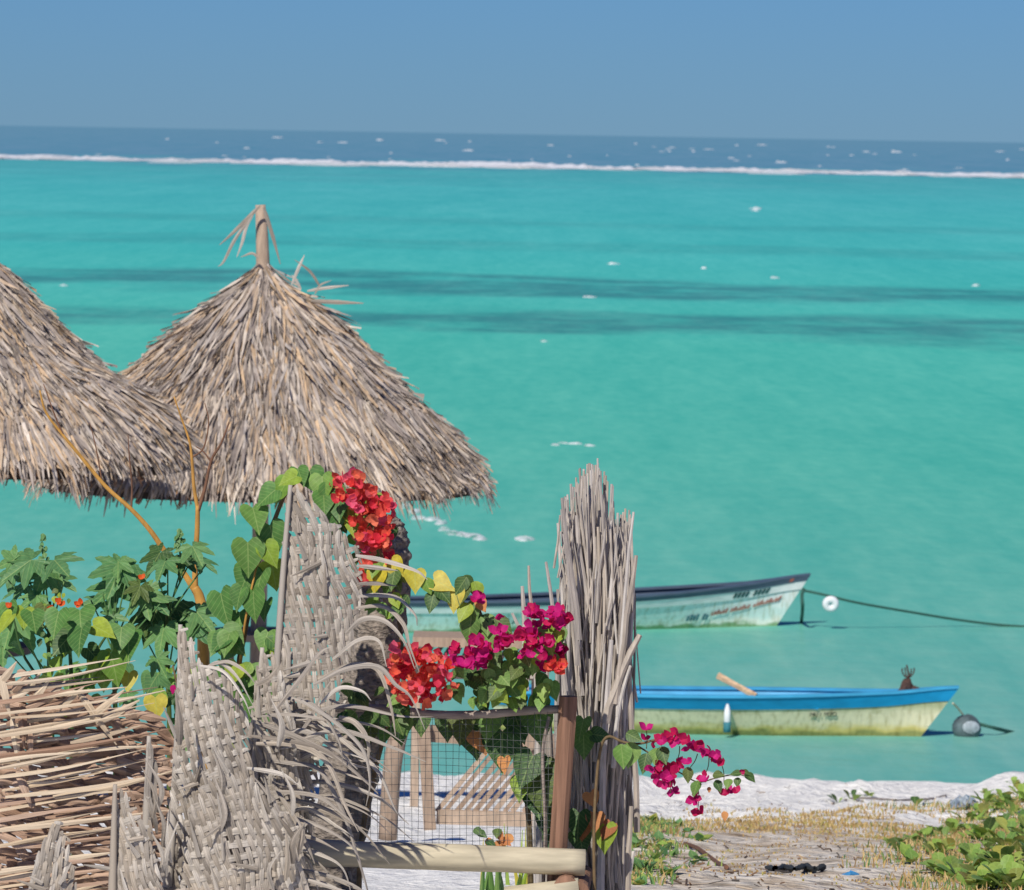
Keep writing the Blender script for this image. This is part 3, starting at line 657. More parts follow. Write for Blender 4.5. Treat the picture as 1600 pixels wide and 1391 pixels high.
# ------------------------------------------------------------------ timber furniture behind the wire fence
Y1 = 37.6
c_ = at(760, 1282, Y1); t = empty('slatted_lounger', (c_.x, c_.y, zg(c_.x, c_.y))); tag(t, 'low tan timber frame with leaning diagonal slats, behind the wire mesh', 'lounger')
def bm(px0, py0, px1, py1, wpx, d, Y, mat, name, root, dY=0):
    mb = MB(); beam(mb, at(px0, py0, Y), at(px1, py1, Y + dY), wpx / sc(Y), d); return mb.build(name, M[mat], root)
bm(662, 1128, 672, 1296, 19, .09, Y1 - .05, 'wood_tan', 'post', t); bm(672, 1146, 866, 1160, 26, .05, Y1 + .02, 'wood_tan', 'rail', t)
bm(682, 1276, 868, 1282, 22, .07, Y1, 'wood_tan', 'rail', t); bm(862, 1150, 866, 1296, 17, .09, Y1 - .05, 'wood_tan', 'post', t)
for i in range(13):
    x0 = 682 + i * 15 + R.uniform(-2, 2); x1 = x0 + 88; y1 = 1162
    if x1 > 862: f = (862 - x0) / 88; x1 = 862; y1 = 1268 - (1268 - 1162) * f
    bm(x0, 1268, x1, y1, R.uniform(6, 9), .03, Y1 + .04 + .004 * (i % 2), 'wood_tan', 'slat', t)
Y2 = 43.0
c_ = at(725, 1250, Y2); t = empty('slatted_table', (c_.x, c_.y, zg(c_.x, c_.y))); tag(t, 'tall tan wooden table with a dark slatted apron beyond the bougainvillea', 'table')
bm(646, 998, 846, 1002, 15, .55, Y2, 'wood_tan', 'table_top', t)
for x0 in (652, 838): bm(x0, 1005, x0 - 5, 1262, 13, .07, Y2, 'wood_tan', 'leg', t)
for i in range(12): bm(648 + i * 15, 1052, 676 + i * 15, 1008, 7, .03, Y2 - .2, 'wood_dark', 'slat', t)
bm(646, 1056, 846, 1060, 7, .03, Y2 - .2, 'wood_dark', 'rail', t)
Y3 = 33.5
c_ = at(612, 1280, Y3); mb = MB()
tube(mb, spline([at(630, 1120, Y3), at(616, 1180, Y3), at(610, 1240, Y3), at(606, 1312, Y3)], 4), [15 / sc(Y3)] * 13, 9)
o = mb.build('driftwood_post', M['wood_tan'], smooth=True); tag(o, 'rounded tan driftwood post just right of the palm trunk', 'post')

# ------------------------------------------------------------------ wire fence
YF = 21.6; SF = sc(YF)
c_ = at(886, 1445, YF); fence = empty('wire_fence', (c_.x, c_.y, zg(c_.x, c_.y))); tag(fence, 'square wire mesh fence on a brown post, grey branch rail and peeled pole', 'fence')
mb = MB(); P = [at(888 - 2 * i, 1088 + i * 30, YF) for i in range(12)]
vs = []; fs = []
for i, p in enumerate(P):
    for k in range(8):
        a_ = 2 * math.pi * k / 8 + .39; rr_ = .036 * (1 + .06 * noise.noise(Vector((k, i * .4, 0))))
        vs.append(p + Vector((math.cos(a_) * rr_ * 1.02, math.sin(a_) * rr_, 0)))
for i in range(11):
    for k in range(8): fs.append((i * 8 + k, i * 8 + 8 + k, i * 8 + 8 + (k + 1) % 8, i * 8 + (k + 1) % 8))
fs.append(tuple(range(8))); mb.add(vs, fs); mb.build('post', M['wood_brown'], fence)
mb = MB(); P = spline([at(520, 1106, YF - .02), at(600, 1108, YF + .01), at(690, 1117, YF), at(760, 1116, YF - .01), at(820, 1111, YF), at(880, 1108, YF + .02)], 6)
tube(mb, P, [.017 + .004 * noise.noise(Vector((i * .6, 0, 0))) for i in range(len(P))], 8); mb.build('top_rail', M['branch'], fence, smooth=True)
mb = MB(); P = spline([at(450, 1330, YF - .07), at(560, 1335, YF - .08), at(740, 1341, YF - .08), at(914, 1348, YF - .07)], 8)
tube(mb, P, [.050 + .0035 * noise.noise(Vector((i * .3, 2, 0))) for i in range(len(P))], 14); mb.build('bottom_rail', M['pole'], fence, smooth=True)
mb = MB(); wpx = 10.6
i = 0; x = 548
while x < 874:
    P = [at(x + .9 * math.sin(i * 1.7 + k) , 1112 + k * 36, YF - .01) for k in range(7)]; tube(mb, P, .0009, 4, cap=False); x += wpx + R.uniform(-.4, .4); i += 1
y = 1122; i = 0
while y < 1330:
    P = [at(546 + k * 41, y + 2.5 * math.sin(k * .9 + i * .3) + k * .4, YF - .012) for k in range(9)]; tube(mb, P, .0008, 4, cap=False); y += wpx + R.uniform(-.4, .4); i += 1
o = mb.build('wire_mesh', M['wire'], fence)
mb = MB(); tube(mb, spline([at(846, 1440, YF + .05), at(852, 1300, YF + .04), at(848, 1180, YF + .03), at(858, 1120, YF + .03)], 5), .007, 6); mb.build('stay', M['branch'], fence)
for px, py, rr_ in ((884, 1382, .048), (905, 1386, .036)):
    root = at(px, py, YF - .02); mb = MB(); tube(mb, [root + Vector((0, -.12, 0)), root + Vector((.02, .3, 0.01))], rr_, 12)
    o = mb.build('cut_log', M['wood_brown']); tag(o, 'sawn log end lying under the peeled pole', 'log', 'log ends under the peeled pole')
mb = MB(); tube(mb, [at(790, 1402, YF - .1), at(905, 1388, YF - .12)], .04, 12); tag(mb.build('short_pole', M['pole'], smooth=True), 'short pale pole lying beneath the log ends', 'pole')

# ------------------------------------------------------------------ stick fence seen end-on
YS = 22.2
c_ = at(945, 1430, YS); sf = empty('stick_fence', (c_.x, c_.y, zg(c_.x, c_.y))); tag(sf, 'tall weathered grey fence of upright sticks seen end-on beside the brown post', 'fence')
HP = [(852, 900), (866, 850), (876, 800), (884, 772), (896, 752), (906, 732), (918, 716), (935, 718), (948, 732), (955, 760), (964, 786), (976, 796), (988, 808), (994, 840)]
def hprof(x):
    for (x0, y0), (x1, y1) in zip(HP, HP[1:]):
        if x0 <= x <= x1: return y0 + (y1 - y0) * (x - x0) / (x1 - x0)
    return 900
def stick(x_top, y_top, x_bot, Y, r_, bend, y_bot=1450, mat='stick', root=sf, tilt=0):
    pts = []
    for k in range(6):
        f = k / 5; x = x_bot + (x_top - x_bot) * f ** 1.3 + bend * math.sin(math.pi * f) + R.uniform(-1.5, 1.5) * (0 < k < 5)
        pts.append(at(x, y_bot + (y_top - y_bot) * f, Y + tilt * f))
    mb = MB(); tube(mb, pts, [r_ * 1.15, r_ * 1.1, r_, r_ * .92, r_ * .85, r_ * .62], 6); return mb.build('stick', M[mat], root)
tw_ = MB()
for i in range(420):                      # fine twigs filling the bundle
    f = R.random(); xt = 876 + 112 * f; yt = hprof(xt) + R.uniform(-4, 30) + 600 * R.random() ** 1.4; L_ = R.uniform(60, 260); Y = YS + R.uniform(-.19, .12); xt += (12 - 26 * f) * min(1, max(0, (yt - 800) / 500)) + R.uniform(-4, 4)
    lean = R.gauss(0, .07) + (f - .5) * .10; P = [at(xt - lean * L_ * k / 2 + R.uniform(-2, 2) * (k == 1), yt + L_ * k / 2, Y + .02 * k) for k in range(3)]; r_ = R.choice([.003, .004, .005]); tube(tw_, P, [r_ * .7, r_, r_], 5)
o = tw_.build('fine_twigs', M['stick_fine'], sf); o['kind'] = 'stuff'
for i in range(96):                       # the standing core
    f = (i * .618) % 1.0; xt = 874 + 118 * f; yt = hprof(xt); q = R.random()
    yt += R.uniform(-6, 24) if q < .35 else R.uniform(10, 160); xt += R.uniform(-4, 4)
    stick(xt, yt, 902 + 72 * f + R.uniform(-9, 7), YS + R.uniform(.02, .22), R.choice([.006, .007, .0085, .010]), R.uniform(-9, 9))
for i in range(172):                      # shorter sticks packed in front of it, leaning every way
    f = (i * .618 + .31) % 1.0; xt = 876 + 112 * f; yt = hprof(xt) + 10 + 560 * R.random() ** 1.15
    k = min(1, max(0, (yt - 800) / 550)); xt = xt + (12 - 26 * f) * k + R.uniform(-5, 5); L_ = R.uniform(120, 420)
    lean = R.gauss(0, .055) + (f - .5) * .10
    stick(xt, yt, xt - lean * L_ + (6 * (1 - 2 * f)), YS + R.uniform(-.16, .10), R.choice([.005, .006, .007, .0085, .011]), R.uniform(-5, 5), min(1450, yt + L_), tilt=R.uniform(-.03, .05))
for xt, yt, xb, yb_, r_ in [(1000, 992, 946, 1130, .016), (955, 1000, 938, 1450, .014), (994, 868, 962, 1100, .012), (1018 - 28, 800, 965, 1120, .008), (853, 878, 884, 1080, .009), (826, 884, 838, 1060, .008), (816, 916, 822, 1080, .011),
                         (800, 958, 832, 1060, .009), (878, 778, 905, 1000, .010), (880, 834, 902, 1040, .008), (985, 1040, 958, 1200, .009), (990, 1330, 976, 1450, .010), (986, 1260, 982, 1450, .012)]:
    stick(xt, yt, xb, YS - .22, r_, R.uniform(-4, 4), yb_)
for i in range(18):
    x = 838 + i * 3.7 + R.uniform(-2, 2); stick(x + R.uniform(-8, 6), R.uniform(1020, 1130), x, YS + .25 + R.uniform(0, .3), R.uniform(.008, .013), R.uniform(-4, 4))

# ------------------------------------------------------------------ palm trunk
YT = 22.0
ax = [(508, 1450, 46), (514, 1391, 45), (530, 1300, 44), (556, 1160, 43), (574, 1080, 42), (592, 980, 41), (600, 900, 40), (603, 850, 36), (604, 820, 27), (605, 806, 14)]
S_ = spline([Vector((x, y, r_)) for x, y, r_ in ax], 14); vs = []; n_ = 40; mb = MB()
for i, q in enumerate(S_):
    p = at(q.x, q.y, YT); rad = q.z / sc(YT)
    for k in range(n_):
        a_ = 2 * math.pi * k / n_; d_ = Vector((math.cos(a_), math.sin(a_), 0))
        h_ = .05 * math.sin(i * .9 + .5 * math.sin(a_ * 2)) + .10 * noise.noise(Vector((d_.x * 3, d_.y * 3, i * .25))) + .07 * noise.noise(Vector((d_.x * 9, d_.y * 9, i * .8)))
        vs.append(p + d_ * rad * (1 + h_) + Vector((0, 0, .02 * noise.noise(Vector((d_.x * 6, d_.y * 6, 9))) if i == len(S_) - 1 else 0)))
m_ = len(S_); fs = [(i * n_ + k, i * n_ + (k + 1) % n_, (i + 1) * n_ + (k + 1) % n_, (i + 1) * n_ + k) for i in range(m_ - 1) for k in range(n_)] + [tuple((m_ - 1) * n_ + k for k in range(n_))]
mb.add(vs, fs); c_ = at(508, 1445, YT); tr = empty('palm_stump', (c_.x, c_.y, zg(c_.x, c_.y))); tag(tr, 'leaning rough grey palm trunk stump behind the loose dry leaflets', 'palm trunk')
mb.build('trunk', M['bark'], tr, smooth=True)
for i in range(40):       # ragged fibre tufts on the bark
    k = R.randrange(10, m_ - 6); q = S_[k]; p = at(q.x, q.y, YT); rad = q.z / sc(YT); a_ = R.uniform(math.pi, 2 * math.pi)
    d_ = Vector((math.cos(a_), math.sin(a_), 0)); b_ = p + d_ * rad * .98; mb = MB()
    ribbon(mb, [b_, b_ + d_ * .012 + Vector((0, 0, -.02)), b_ + d_ * .016 + Vector((R.uniform(-.01, .01), 0, -R.uniform(.03, .06)))], [.016, .012, .003], d_, .1); mb.build('bark_flake', M['frond'], tr)

# ------------------------------------------------------------------ plaited palm fronds
def inside(poly, x, y):
    r_ = False; j = len(poly) - 1
    for i in range(len(poly)):
        xi, yi = poly[i]; xj, yj = poly[j]
        if (yi > y) != (yj > y) and x < (xj - xi) * (y - yi) / (yj - yi) + xi: r_ = not r_
        j = i
    return r_
def woven(name, label, poly, Y, angA, angB, pitA, pitB, wA, wB, matA, matB, rib=None, amp=.0045, rag=10, bow=.05, seed=1, group=None, dark=False):
    """plaited frond: two sets of leaflets going over and under each other inside the outline poly (pixels), standing at distance Y"""
    rr = random.Random(seed)
    cx = sum(p[0] for p in poly) / len(poly); cy = max(p[1] for p in poly)
    base = at(cx, cy, Y); root = empty(name, (base.x, base.y, zg(base.x, base.y))); tag(root, label, 'palm frond', group)
    x0, x1 = min(p[0] for p in poly), max(p[0] for p in poly); y0, y1 = min(p[1] for p in poly), max(p[1] for p in poly)
    s = sc(Y)
    def warp(x, y):
        return x + 6 * math.sin(y / 70 + seed) + 3 * math.sin(y / 23 + x / 31) + 8 * noise.noise(Vector((x * .02, y * .013, seed))), y + 5 * math.sin(x / 40 + seed) + 10 * noise.noise(Vector((x * .02, y * .012, seed + 9)))
    dep_ = lambda x, y: bow * math.sin((x - x0) / max(1, x1 - x0) * math.pi) * -1 + .03 * math.sin(y / 120 + seed)
    sets = []
    for (ang, pit, wd, other_ang, other_pit, sign, mat) in ((angA, pitA, wA, angB, pitB, 1, matA), (angB, pitB, wB, angA, pitA, -1, matB)):
        d = (math.sin(math.radians(ang)), math.cos(math.radians(ang))); nn = (d[1], -d[0])
        od = (math.sin(math.radians(other_ang)), math.cos(math.radians(other_ang))); on = (od[1], -od[0])
        cs = [px * nn[0] + py * nn[1] for px, py in poly]; ts = [px * d[0] + py * d[1] for px, py in poly]
        i0, i1 = int(min(cs) / pit) - 1, int(max(cs) / pit) + 1
        for i in range(i0, i1 + 1):
            off = i * pit + rr.uniform(-.14, .14) * pit; t = min(ts) - 5; step = 4.5; run = []; drift = rr.uniform(-.016, .016); tm = (min(ts) + max(ts)) / 2
            ext = rr.uniform(-rag * .3, rag)
            lst = []
            while t <= max(ts) + 30:
                o2 = off + (t - tm) * drift; x = nn[0] * o2 + d[0] * t; y = nn[1] * o2 + d[1] * t
                wx, wy = warp(x, y); lst.append((x, y, wx, wy, inside(poly, wx, wy))); t += step
            k = 0
            while k < len(lst):
                if lst[k][4]:
                    e_ = k
                    while e_ < len(lst) and lst[e_][4]: e_ += 1
                    e2 = min(len(lst), e_ + max(0, int(ext / step))); k0 = max(0, k - max(0, int(rr.uniform(-3, rag * .6) / step)))
                    seg = lst[k0:e2]
                    if len(seg) >= 4:
                        pts = []; wl = []; wv = wd * rr.uniform(.78, 1.08) / s; L = len(seg)
                        for q, (x, y, wx, wy, _) in enumerate(seg):
                            jf = (x * on[0] + y * on[1]) / other_pit
                            h = sign * amp * math.cos(math.pi * (jf + i)) + (amp * .45 if sign > 0 else 0)
                            pts.append(at(wx, wy, Y + dep_(wx, wy) - h)); g = q / (L - 1)
                            wl.append(wv * (min(1, .35 + g * L / 3) if q < 3 else 1) * (1 if L - q > 4 else .3 + .18 * (L - 1 - q)))
                        mb = MB(); ribbon(mb, pts, wl, (rr.uniform(-.25, .25), -1, .15), rr.uniform(.12, .28) if sign > 0 else .06); mb.build('leaflet', M[matA if sign > 0 else matB], root)
                    k = e_
                k += 1
    for q in range(int((x1 - x0) * (y1 - y0) / 2600)):        # broken leaf ends lifting off the plait
        x, y = rr.uniform(x0, x1), rr.uniform(y0, y1)
        if not inside(poly, x, y): continue
        an_ = math.radians(rr.gauss(angA if rr.random() < .7 else angB, 14)); L_ = rr.uniform(22, 58); x2, y2 = x - math.sin(an_) * L_, y - math.cos(an_) * L_; lf = rr.uniform(.008, .04)
        mb = MB(); ribbon(mb, [at(x, y, Y + dep_(x, y) - .012), at((x + x2) / 2, (y + y2) / 2, Y + dep_(x, y) - .014 - lf * .4), at(x2, y2, Y + dep_(x, y) - .012 - lf)], [rr.uniform(6, 9) / s, rr.uniform(5, 7) / s, 1.5 / s], (rr.uniform(-.4, .4), -1, .2), .25)
        mb.build('broken_leaf', M[matA], root)
    if rib:
        mb = MB(); P = spline([at(x, y, Y - .02) for x, y in rib], 6); L = len(P); tube(mb, P, [.008 + .012 * i / L for i in range(L)], 7); mb.build('midrib', M[matB], root, smooth=True)
    return root
GF = 'plaited dry palm fronds of the fence'
fA = woven('plaited_frond', 'tallest plaited grey palm frond, pointed, standing before the palm trunk', [(452, 760), (464, 764), (500, 796), (530, 824), (556, 850), (566, 880), (564, 940), (552, 1010), (534, 1080), (508, 1160), (490, 1260), (478, 1360), (470, 1440), (424, 1440), (430, 1280), (432, 1180), (430, 1060), (436, 960), (444, 850)],
     21.3, 13, 98, 7.6, 20, 8.6, 13, 'frond', 'frond', rib=[(454, 758), (446, 850), (438, 960), (432, 1080), (430, 1250), (426, 1445)], seed=1, group=GF)
fB = woven('plaited_frond', 'broad plaited grey palm frond whose narrow tip stands above the leafy weeds', [(281, 978), (292, 980), (304, 1010), (316, 1042), (344, 1040), (374, 1080), (388, 1130), (394, 1200), (408, 1290), (424, 1440), (236, 1440), (252, 1330), (268, 1220), (274, 1130), (278, 1050)],
     21.0, 11, 104, 7.4, 19, 8.4, 12.5, 'frond', 'frond', rib=[(282, 976), (281, 1060), (278, 1150), (272, 1260), (256, 1445)], seed=2, group=GF)
fC = woven('plaited_frond', 'narrow plaited grey frond wedged between the tallest and the broad frond', [(406, 1024), (420, 1010), (430, 1030), (446, 1066), (458, 1120), (470, 1200), (478, 1300), (486, 1440), (384, 1440), (388, 1260), (388, 1160), (396, 1080)],
     21.12, 8, 108, 7.4, 18, 8.4, 12, 'frond', 'frond', rib=[(410, 1012), (404, 1100), (396, 1250), (388, 1445)], seed=3, group=GF)
fD = woven('plaited_frond', 'short plaited frond with a straight pale rib in front of the brown matting', [(180, 1228), (192, 1230), (206, 1256), (226, 1296), (248, 1350), (268, 1440), (172, 1440), (176, 1330)],
     20.75, 17, 96, 7.2, 18, 8.2, 12, 'frond', 'frond', rib=[(180, 1226), (178, 1300), (176, 1380), (174, 1445)], seed=4, group=GF)
fE = woven('plaited_frond', 'lowest plaited frond tip poking up before the brown matting', [(84, 1284), (94, 1282), (104, 1310), (116, 1360), (124, 1440), (24, 1440), (46, 1370), (66, 1320)],
     20.65, -12, 76, 7.4, 18, 8.4, 12, 'frond', 'frond', seed=5, group=GF)
fH = woven('plaited_frond', 'ragged low plaited frond at the foot of the palm trunk', [(300, 1250), (330, 1210), (380, 1200), (430, 1250), (470, 1300), (490, 1440), (270, 1440)],
     20.85, 18, 100, 7.6, 19, 8.6, 12.5, 'frond', 'frond', seed=8, group=GF)
mat = woven('plaited_mat', 'brown plaited palm mat with pale leaf strips jutting out sideways', [(-40, 1044), (30, 1050), (90, 1072), (180, 1100), (250, 1112), (276, 1160), (282, 1300), (282, 1440), (-40, 1440)],
     21.35, 84, 38, 15, 24, 14, 17, 'frond_brown', 'frond_brown', seed=6, amp=.010, bow=.02)
mat['category'] = 'palm mat'
def leaflet(root, pts, wpx, Y, mat, fwd=0.0, tw=0.0, name='loose_leaflet'):
    nP = len(pts); P = spline([at(x, y, Y - fwd * math.sin(math.pi * .6 * i / (nP - 1))) for i, (x, y) in enumerate(pts)], 6)
    L = len(P); w_ = wpx / sc(Y); mb = MB()
    ribbon(mb, P, [w_ * min(1, .55 + 2.5 * i / L) * (1 - .85 * max(0, i / (L - 1) - .45) / .55) for i in range(L)], (R.uniform(-.2, .2), -1, R.uniform(.1, .7)), R.uniform(.15, .3), twist=tw)
    return mb.build(name, M[mat], root)
# the light strips jutting from the brown mat
y = 1052
while y < 1440:
    x1 = R.uniform(110, 285); sl = R.uniform(.06, .20); yy = y + R.uniform(-4, 4); x0 = R.uniform(-50, 10) if R.random() < .7 else R.uniform(10, 90)
    x1 = min(x1, 205 + (y - 1052) * .9); xm = (x0 + x1) / 2
    leaflet(mat, [(x0, yy + (xm - x0) * sl), (xm, yy + R.uniform(-3, 3)), (x1, yy - (x1 - xm) * (sl + R.uniform(-.04, .12)))], R.uniform(5.5, 9), 21.25 - R.uniform(0, .14), 'frond_pale' if R.random() < .75 else 'frond_brown', .04, R.uniform(-.8, .8), 'jutting_strip')
    y += R.uniform(5.0, 9.0)
for x, y, dx, dy in [(0, 1068, 26, -34), (20, 1080, 28, -32), (36, 1086, 30, -38), (52, 1092, 26, -30), (70, 1098, 32, -34), (4, 1100, 50, -26), (30, 1110, 60, -24), (92, 1106, 40, -34), (120, 1118, 60, -30), (140, 1122, 54, -44), (150, 1130, 68, -36), (10, 1132, 110, -48), (40, 1150, 150, -40), (110, 1160, 110, -26),
                     (122, 1080, 60, 84), (130, 1084, 48, 50), (160, 1106, 44, 60), (2, 1060, 14, 60), (34, 1100, 4, 70), (20, 1120, 10, 80), (44, 1130, 6, 60), (28, 1205, 22, 58)]:
    leaflet(mat, [(x, y), (x + dx * .5, y + dy * .5 + 1), (x + dx, y + dy)], R.uniform(10, 14), 21.2 - R.uniform(0, .05), 'frond_pale' if R.random() < .5 else 'frond_brown', .02, R.uniform(-.3, .3), 'jutting_strip')
# long loose leaflets spilling to the right of the tallest frond
LL = [([(556, 868), (600, 876), (650, 892), (668, 906)], 9), ([(558, 884), (596, 888), (622, 892)], 9), ([(560, 912), (590, 912), (620, 916)], 9), ([(560, 932), (588, 930), (622, 935), (648, 960), (652, 978)], 10), ([(556, 950), (600, 948), (630, 975), (640, 1010), (655, 1050)], 9),
      ([(540, 990), (566, 968), (600, 970), (630, 1000), (648, 1045)], 10), ([(520, 1030), (560, 1000), (592, 1002), (604, 1042)], 9), ([(500, 1062), (540, 1042), (580, 1040), (598, 1060), (612, 1110), (618, 1150)], 11), ([(490, 1070), (540, 1046), (590, 1042), (618, 1070), (642, 1090), (664, 1140)], 10),
      ([(500, 1100), (530, 1075), (565, 1080), (580, 1095)], 8), ([(466, 1090), (500, 1110), (530, 1160), (536, 1200)], 10), ([(470, 1094), (520, 1126), (566, 1170), (578, 1220), (572, 1260)], 9), ([(530, 1120), (556, 1130), (575, 1160), (574, 1205)], 11), ([(480, 1110), (540, 1160), (590, 1205), (615, 1260), (624, 1275)], 10),
      ([(400, 1128), (450, 1146), (520, 1180), (570, 1220), (612, 1262)], 12), ([(400, 1162), (460, 1164), (510, 1190), (540, 1260), (560, 1300)], 11), ([(396, 1186), (450, 1192), (500, 1204), (536, 1270), (556, 1330), (574, 1391), (580, 1440)], 10), ([(400, 1240), (450, 1238), (500, 1246), (540, 1276), (566, 1296)], 9),
      ([(396, 1274), (450, 1276), (510, 1296), (556, 1330), (568, 1380)], 10), ([(392, 1310), (440, 1316), (500, 1335), (536, 1358), (552, 1410)], 13), ([(430, 1230), (460, 1280), (480, 1320), (492, 1350)], 10), ([(404, 1335), (440, 1330), (480, 1345), (500, 1400)], 12), ([(380, 1360), (420, 1350), (460, 1362), (480, 1420)], 12),
      ([(300, 1330), (340, 1320), (380, 1338), (404, 1390), (410, 1430)], 13), ([(320, 1044), (345, 1036), (372, 1060), (394, 1100)], 8), ([(326, 1040), (356, 1034), (384, 1050), (400, 1070)], 7), ([(312, 1040), (350, 1050), (380, 1090), (392, 1120)], 7), ([(430, 1110), (470, 1060), (500, 1020), (520, 1010)], 10),
      ([(440, 1180), (480, 1130), (500, 1090), (520, 1060)], 9), ([(400, 1070), (420, 1060), (436, 1040)], 12), ([(390, 1150), (440, 1156), (500, 1170), (545, 1200)], 9), ([(386, 1200), (440, 1210), (470, 1230)], 9), ([(440, 1300), (490, 1310), (530, 1330)], 8), ([(190, 1370), (230, 1330), (260, 1330), (280, 1380)], 10)]
for pts, wd in LL: leaflet(fA if pts[0][0] > 460 else fB, pts, wd * .8, 21.15 - R.uniform(0, .3), 'frond', .12, R.uniform(-1.2, 1.2))
for i in range(26):
    x0 = R.uniform(380, 470); y0 = R.uniform(1090, 1400); L_ = R.uniform(100, 220); dr = R.uniform(.0, .6)
    leaflet(fC, [(x0, y0), (x0 + L_ * .35, y0 - R.uniform(0, 22)), (x0 + L_ * .75, y0 + L_ * .22 * dr), (x0 + L_, y0 + L_ * .75 * dr)], R.uniform(4, 8.5), 21.3 - R.uniform(0, .35), 'frond', .1, R.uniform(-1, 1))
for i in range(16):     # short broken ends standing up along the fence
    x0 = R.uniform(200, 470); y0 = R.uniform(1150, 1400); leaflet(fH, [(x0, y0), (x0 + R.uniform(-8, 8), y0 - 35), (x0 + R.uniform(-20, 20), y0 - R.uniform(60, 90))], R.uniform(7, 12), 20.8, 'frond', .05, R.uniform(-1, 1))
root = woven('plaited_frond', 'small spear of folded grey frond beside the broad frond', [(232, 1154), (240, 1170), (247, 1220), (248, 1290), (240, 1330), (246, 1440), (216, 1440), (222, 1300), (226, 1230)], 20.9, 4, 60, 9, 26, 11, 8, 'frond', 'frond', rib=[(233, 1150), (230, 1250), (222, 1445)], seed=9, group=GF)

# ------------------------------------------------------------------ leaf and flower meshes
def leaf_mesh(name, side, mids, fold=.18, droop=.25, tip=True):
    mb = MB(); vs = []; fs = []
    n_ = len(side); z_ = lambda y, w_: fold * w_ - droop * max(0, y) ** 2 * .6
    for (y, w_), my in zip(side, mids): vs += [(-w_, y, z_(y, w_)), (0, my, z_(my, 0)), (w_, y, z_(y, w_))]
    for i in range(n_ - 1):
        b = i * 3; fs += [(b, b + 1, b + 4, b + 3), (b + 1, b + 2, b + 5, b + 4)]
    mb.add(vs, fs); return mb.mesh(name, smooth=True)
hs = [(-.14, .16), (-.16, .30), (-.06, .45), (.12, .52), (.32, .49), (.52, .38), (.72, .23), (.9, .08), (1.03, .005)]
ME_heart = leaf_mesh('heart_leaf', hs, [0, .01, .05, .14, .33, .53, .73, .91, 1.04])
os_ = [(0, .02), (.08, .20), (.25, .36), (.45, .38), (.65, .28), (.85, .12), (1.0, .005)]
ME_oval = leaf_mesh('oval_leaf', os_, [0, .08, .25, .45, .65, .86, 1.02], .22, .3)
ss = [(0, .05), (.2, .10), (.5, .22), (.75, .27), (.92, .20), (1.0, .06)]
ME_spoon = leaf_mesh('spoon_leaf', ss, [0, .2, .5, .75, .92, .98], .25, .35)
def lobed_mesh():
    mb = MB(); vs = [(0, 0, .02)]; fs = []; ring = []
    lobes = [(-142, .55), (-98, .78), (-50, .95), (0, 1.05), (50, .95), (98, .78), (142, .55)]
    for k, (an, L) in enumerate(lobes):
        def pol(a_, r_, z): a2 = math.radians(a_); return (math.sin(a2) * r_, math.cos(a2) * r_, z)
        va = an - (24 if k else 18); ring += [pol(va, .50 if k else .2, -.02), pol(an - 17, L * .66, .04 - .1 * L), pol(an - 11, L * .74, .02 - .12 * L), pol(an - 8, L * .88, -.16 * L), pol(an, L, -.24 * L), pol(an + 8, L * .84, -.14 * L), pol(an + 12, L * .72, .0 - .12 * L), pol(an + 18, L * .62, .04 - .1 * L)]
    ring.append(pol(160, .18, -.02)); vs += ring
    fs = [(0, i + 1, i + 2) for i in range(len(ring) - 1)]
    mb.add(vs, fs); return mb.mesh('lobed_leaf')
ME_lobed = lobed_mesh()
def flower_mesh(seed):
    rr = random.Random(seed); mb = MB()
    for k in range(3):
        a_ = 2 * math.pi * k / 3 + rr.uniform(-.25, .25); el = rr.uniform(.35, .95); L = rr.uniform(.85, 1.1)
        rad = Vector((math.cos(a_), math.sin(a_), 0)); tn = Vector((-math.sin(a_), math.cos(a_), 0)); ax_ = (rad * math.cos(el) + Vector((0, 0, math.sin(el)))); nn = ax_.cross(tn)
        vs = []
        for y, w_ in [(0, .03), (.18, .30), (.42, .44), (.66, .36), (.86, .16), (1.0, .01)]:
            for sg in (-1, 0, 1): vs.append(ax_ * y * L + tn * w_ * sg + nn * (.10 * abs(sg) * w_ / .4 - .10 * math.sin(y * 3) + rr.uniform(-.03, .03)))
        mb.add(vs, [(i * 3 + j, i * 3 + j + 1, i * 3 + 4 + j, i * 3 + 3 + j) for i in range(5) for j in (0, 1)])
    return mb.mesh('flower', smooth=True)
def withmat(me, mat): m2 = me.copy(); m2.materials.clear(); m2.materials.append(M[mat]); return m2
LM = {}
def lm(me, mat):
    k = (me.name, mat)
    if k not in LM: LM[k] = withmat(me, mat)
    return LM[k]
FLR = [withmat(flower_mesh(i), 'bract_red') for i in range(5)]; FLM = [withmat(flower_mesh(20 + i), 'bract_mag') for i in range(5)]
ME_tube = None
def leaf(root, me, mat, px, py, Y, size_px, ang=None, nrm=None, name='leaf', spread=.5):
    """leaf at a pixel; ang = direction of the tip in the picture (degrees, 0 = down, + = towards the right)"""
    a_ = math.radians(R.uniform(-50, 50) if ang is None else ang); tip = Rt * math.sin(a_) - Up * math.cos(a_) + Vector((0, R.uniform(-.3, .3), 0))
    nr = Vector((-.2, -1, .55)) + rv(spread) if nrm is None else Vector(nrm)
    s = size_px / sc(Y); p = at(px, py, Y) - tip.normalized() * s * .45
    return inst(name, lm(me, mat), root, basis(p, nr, tip, s, R.uniform(.85, 1.1)))
def flower(root, kind, px, py, Y, size_px, face=None):
    nr = (Vector((-.25, -1, .35)) + rv(.75)) if face is None else Vector(face)
    s = size_px / sc(Y); return inst('flower', R.choice(kind), root, basis(at(px, py, Y) - nr.normalized() * s * .3, nr, rv(1) + Vector((0, .01, 0)), s))
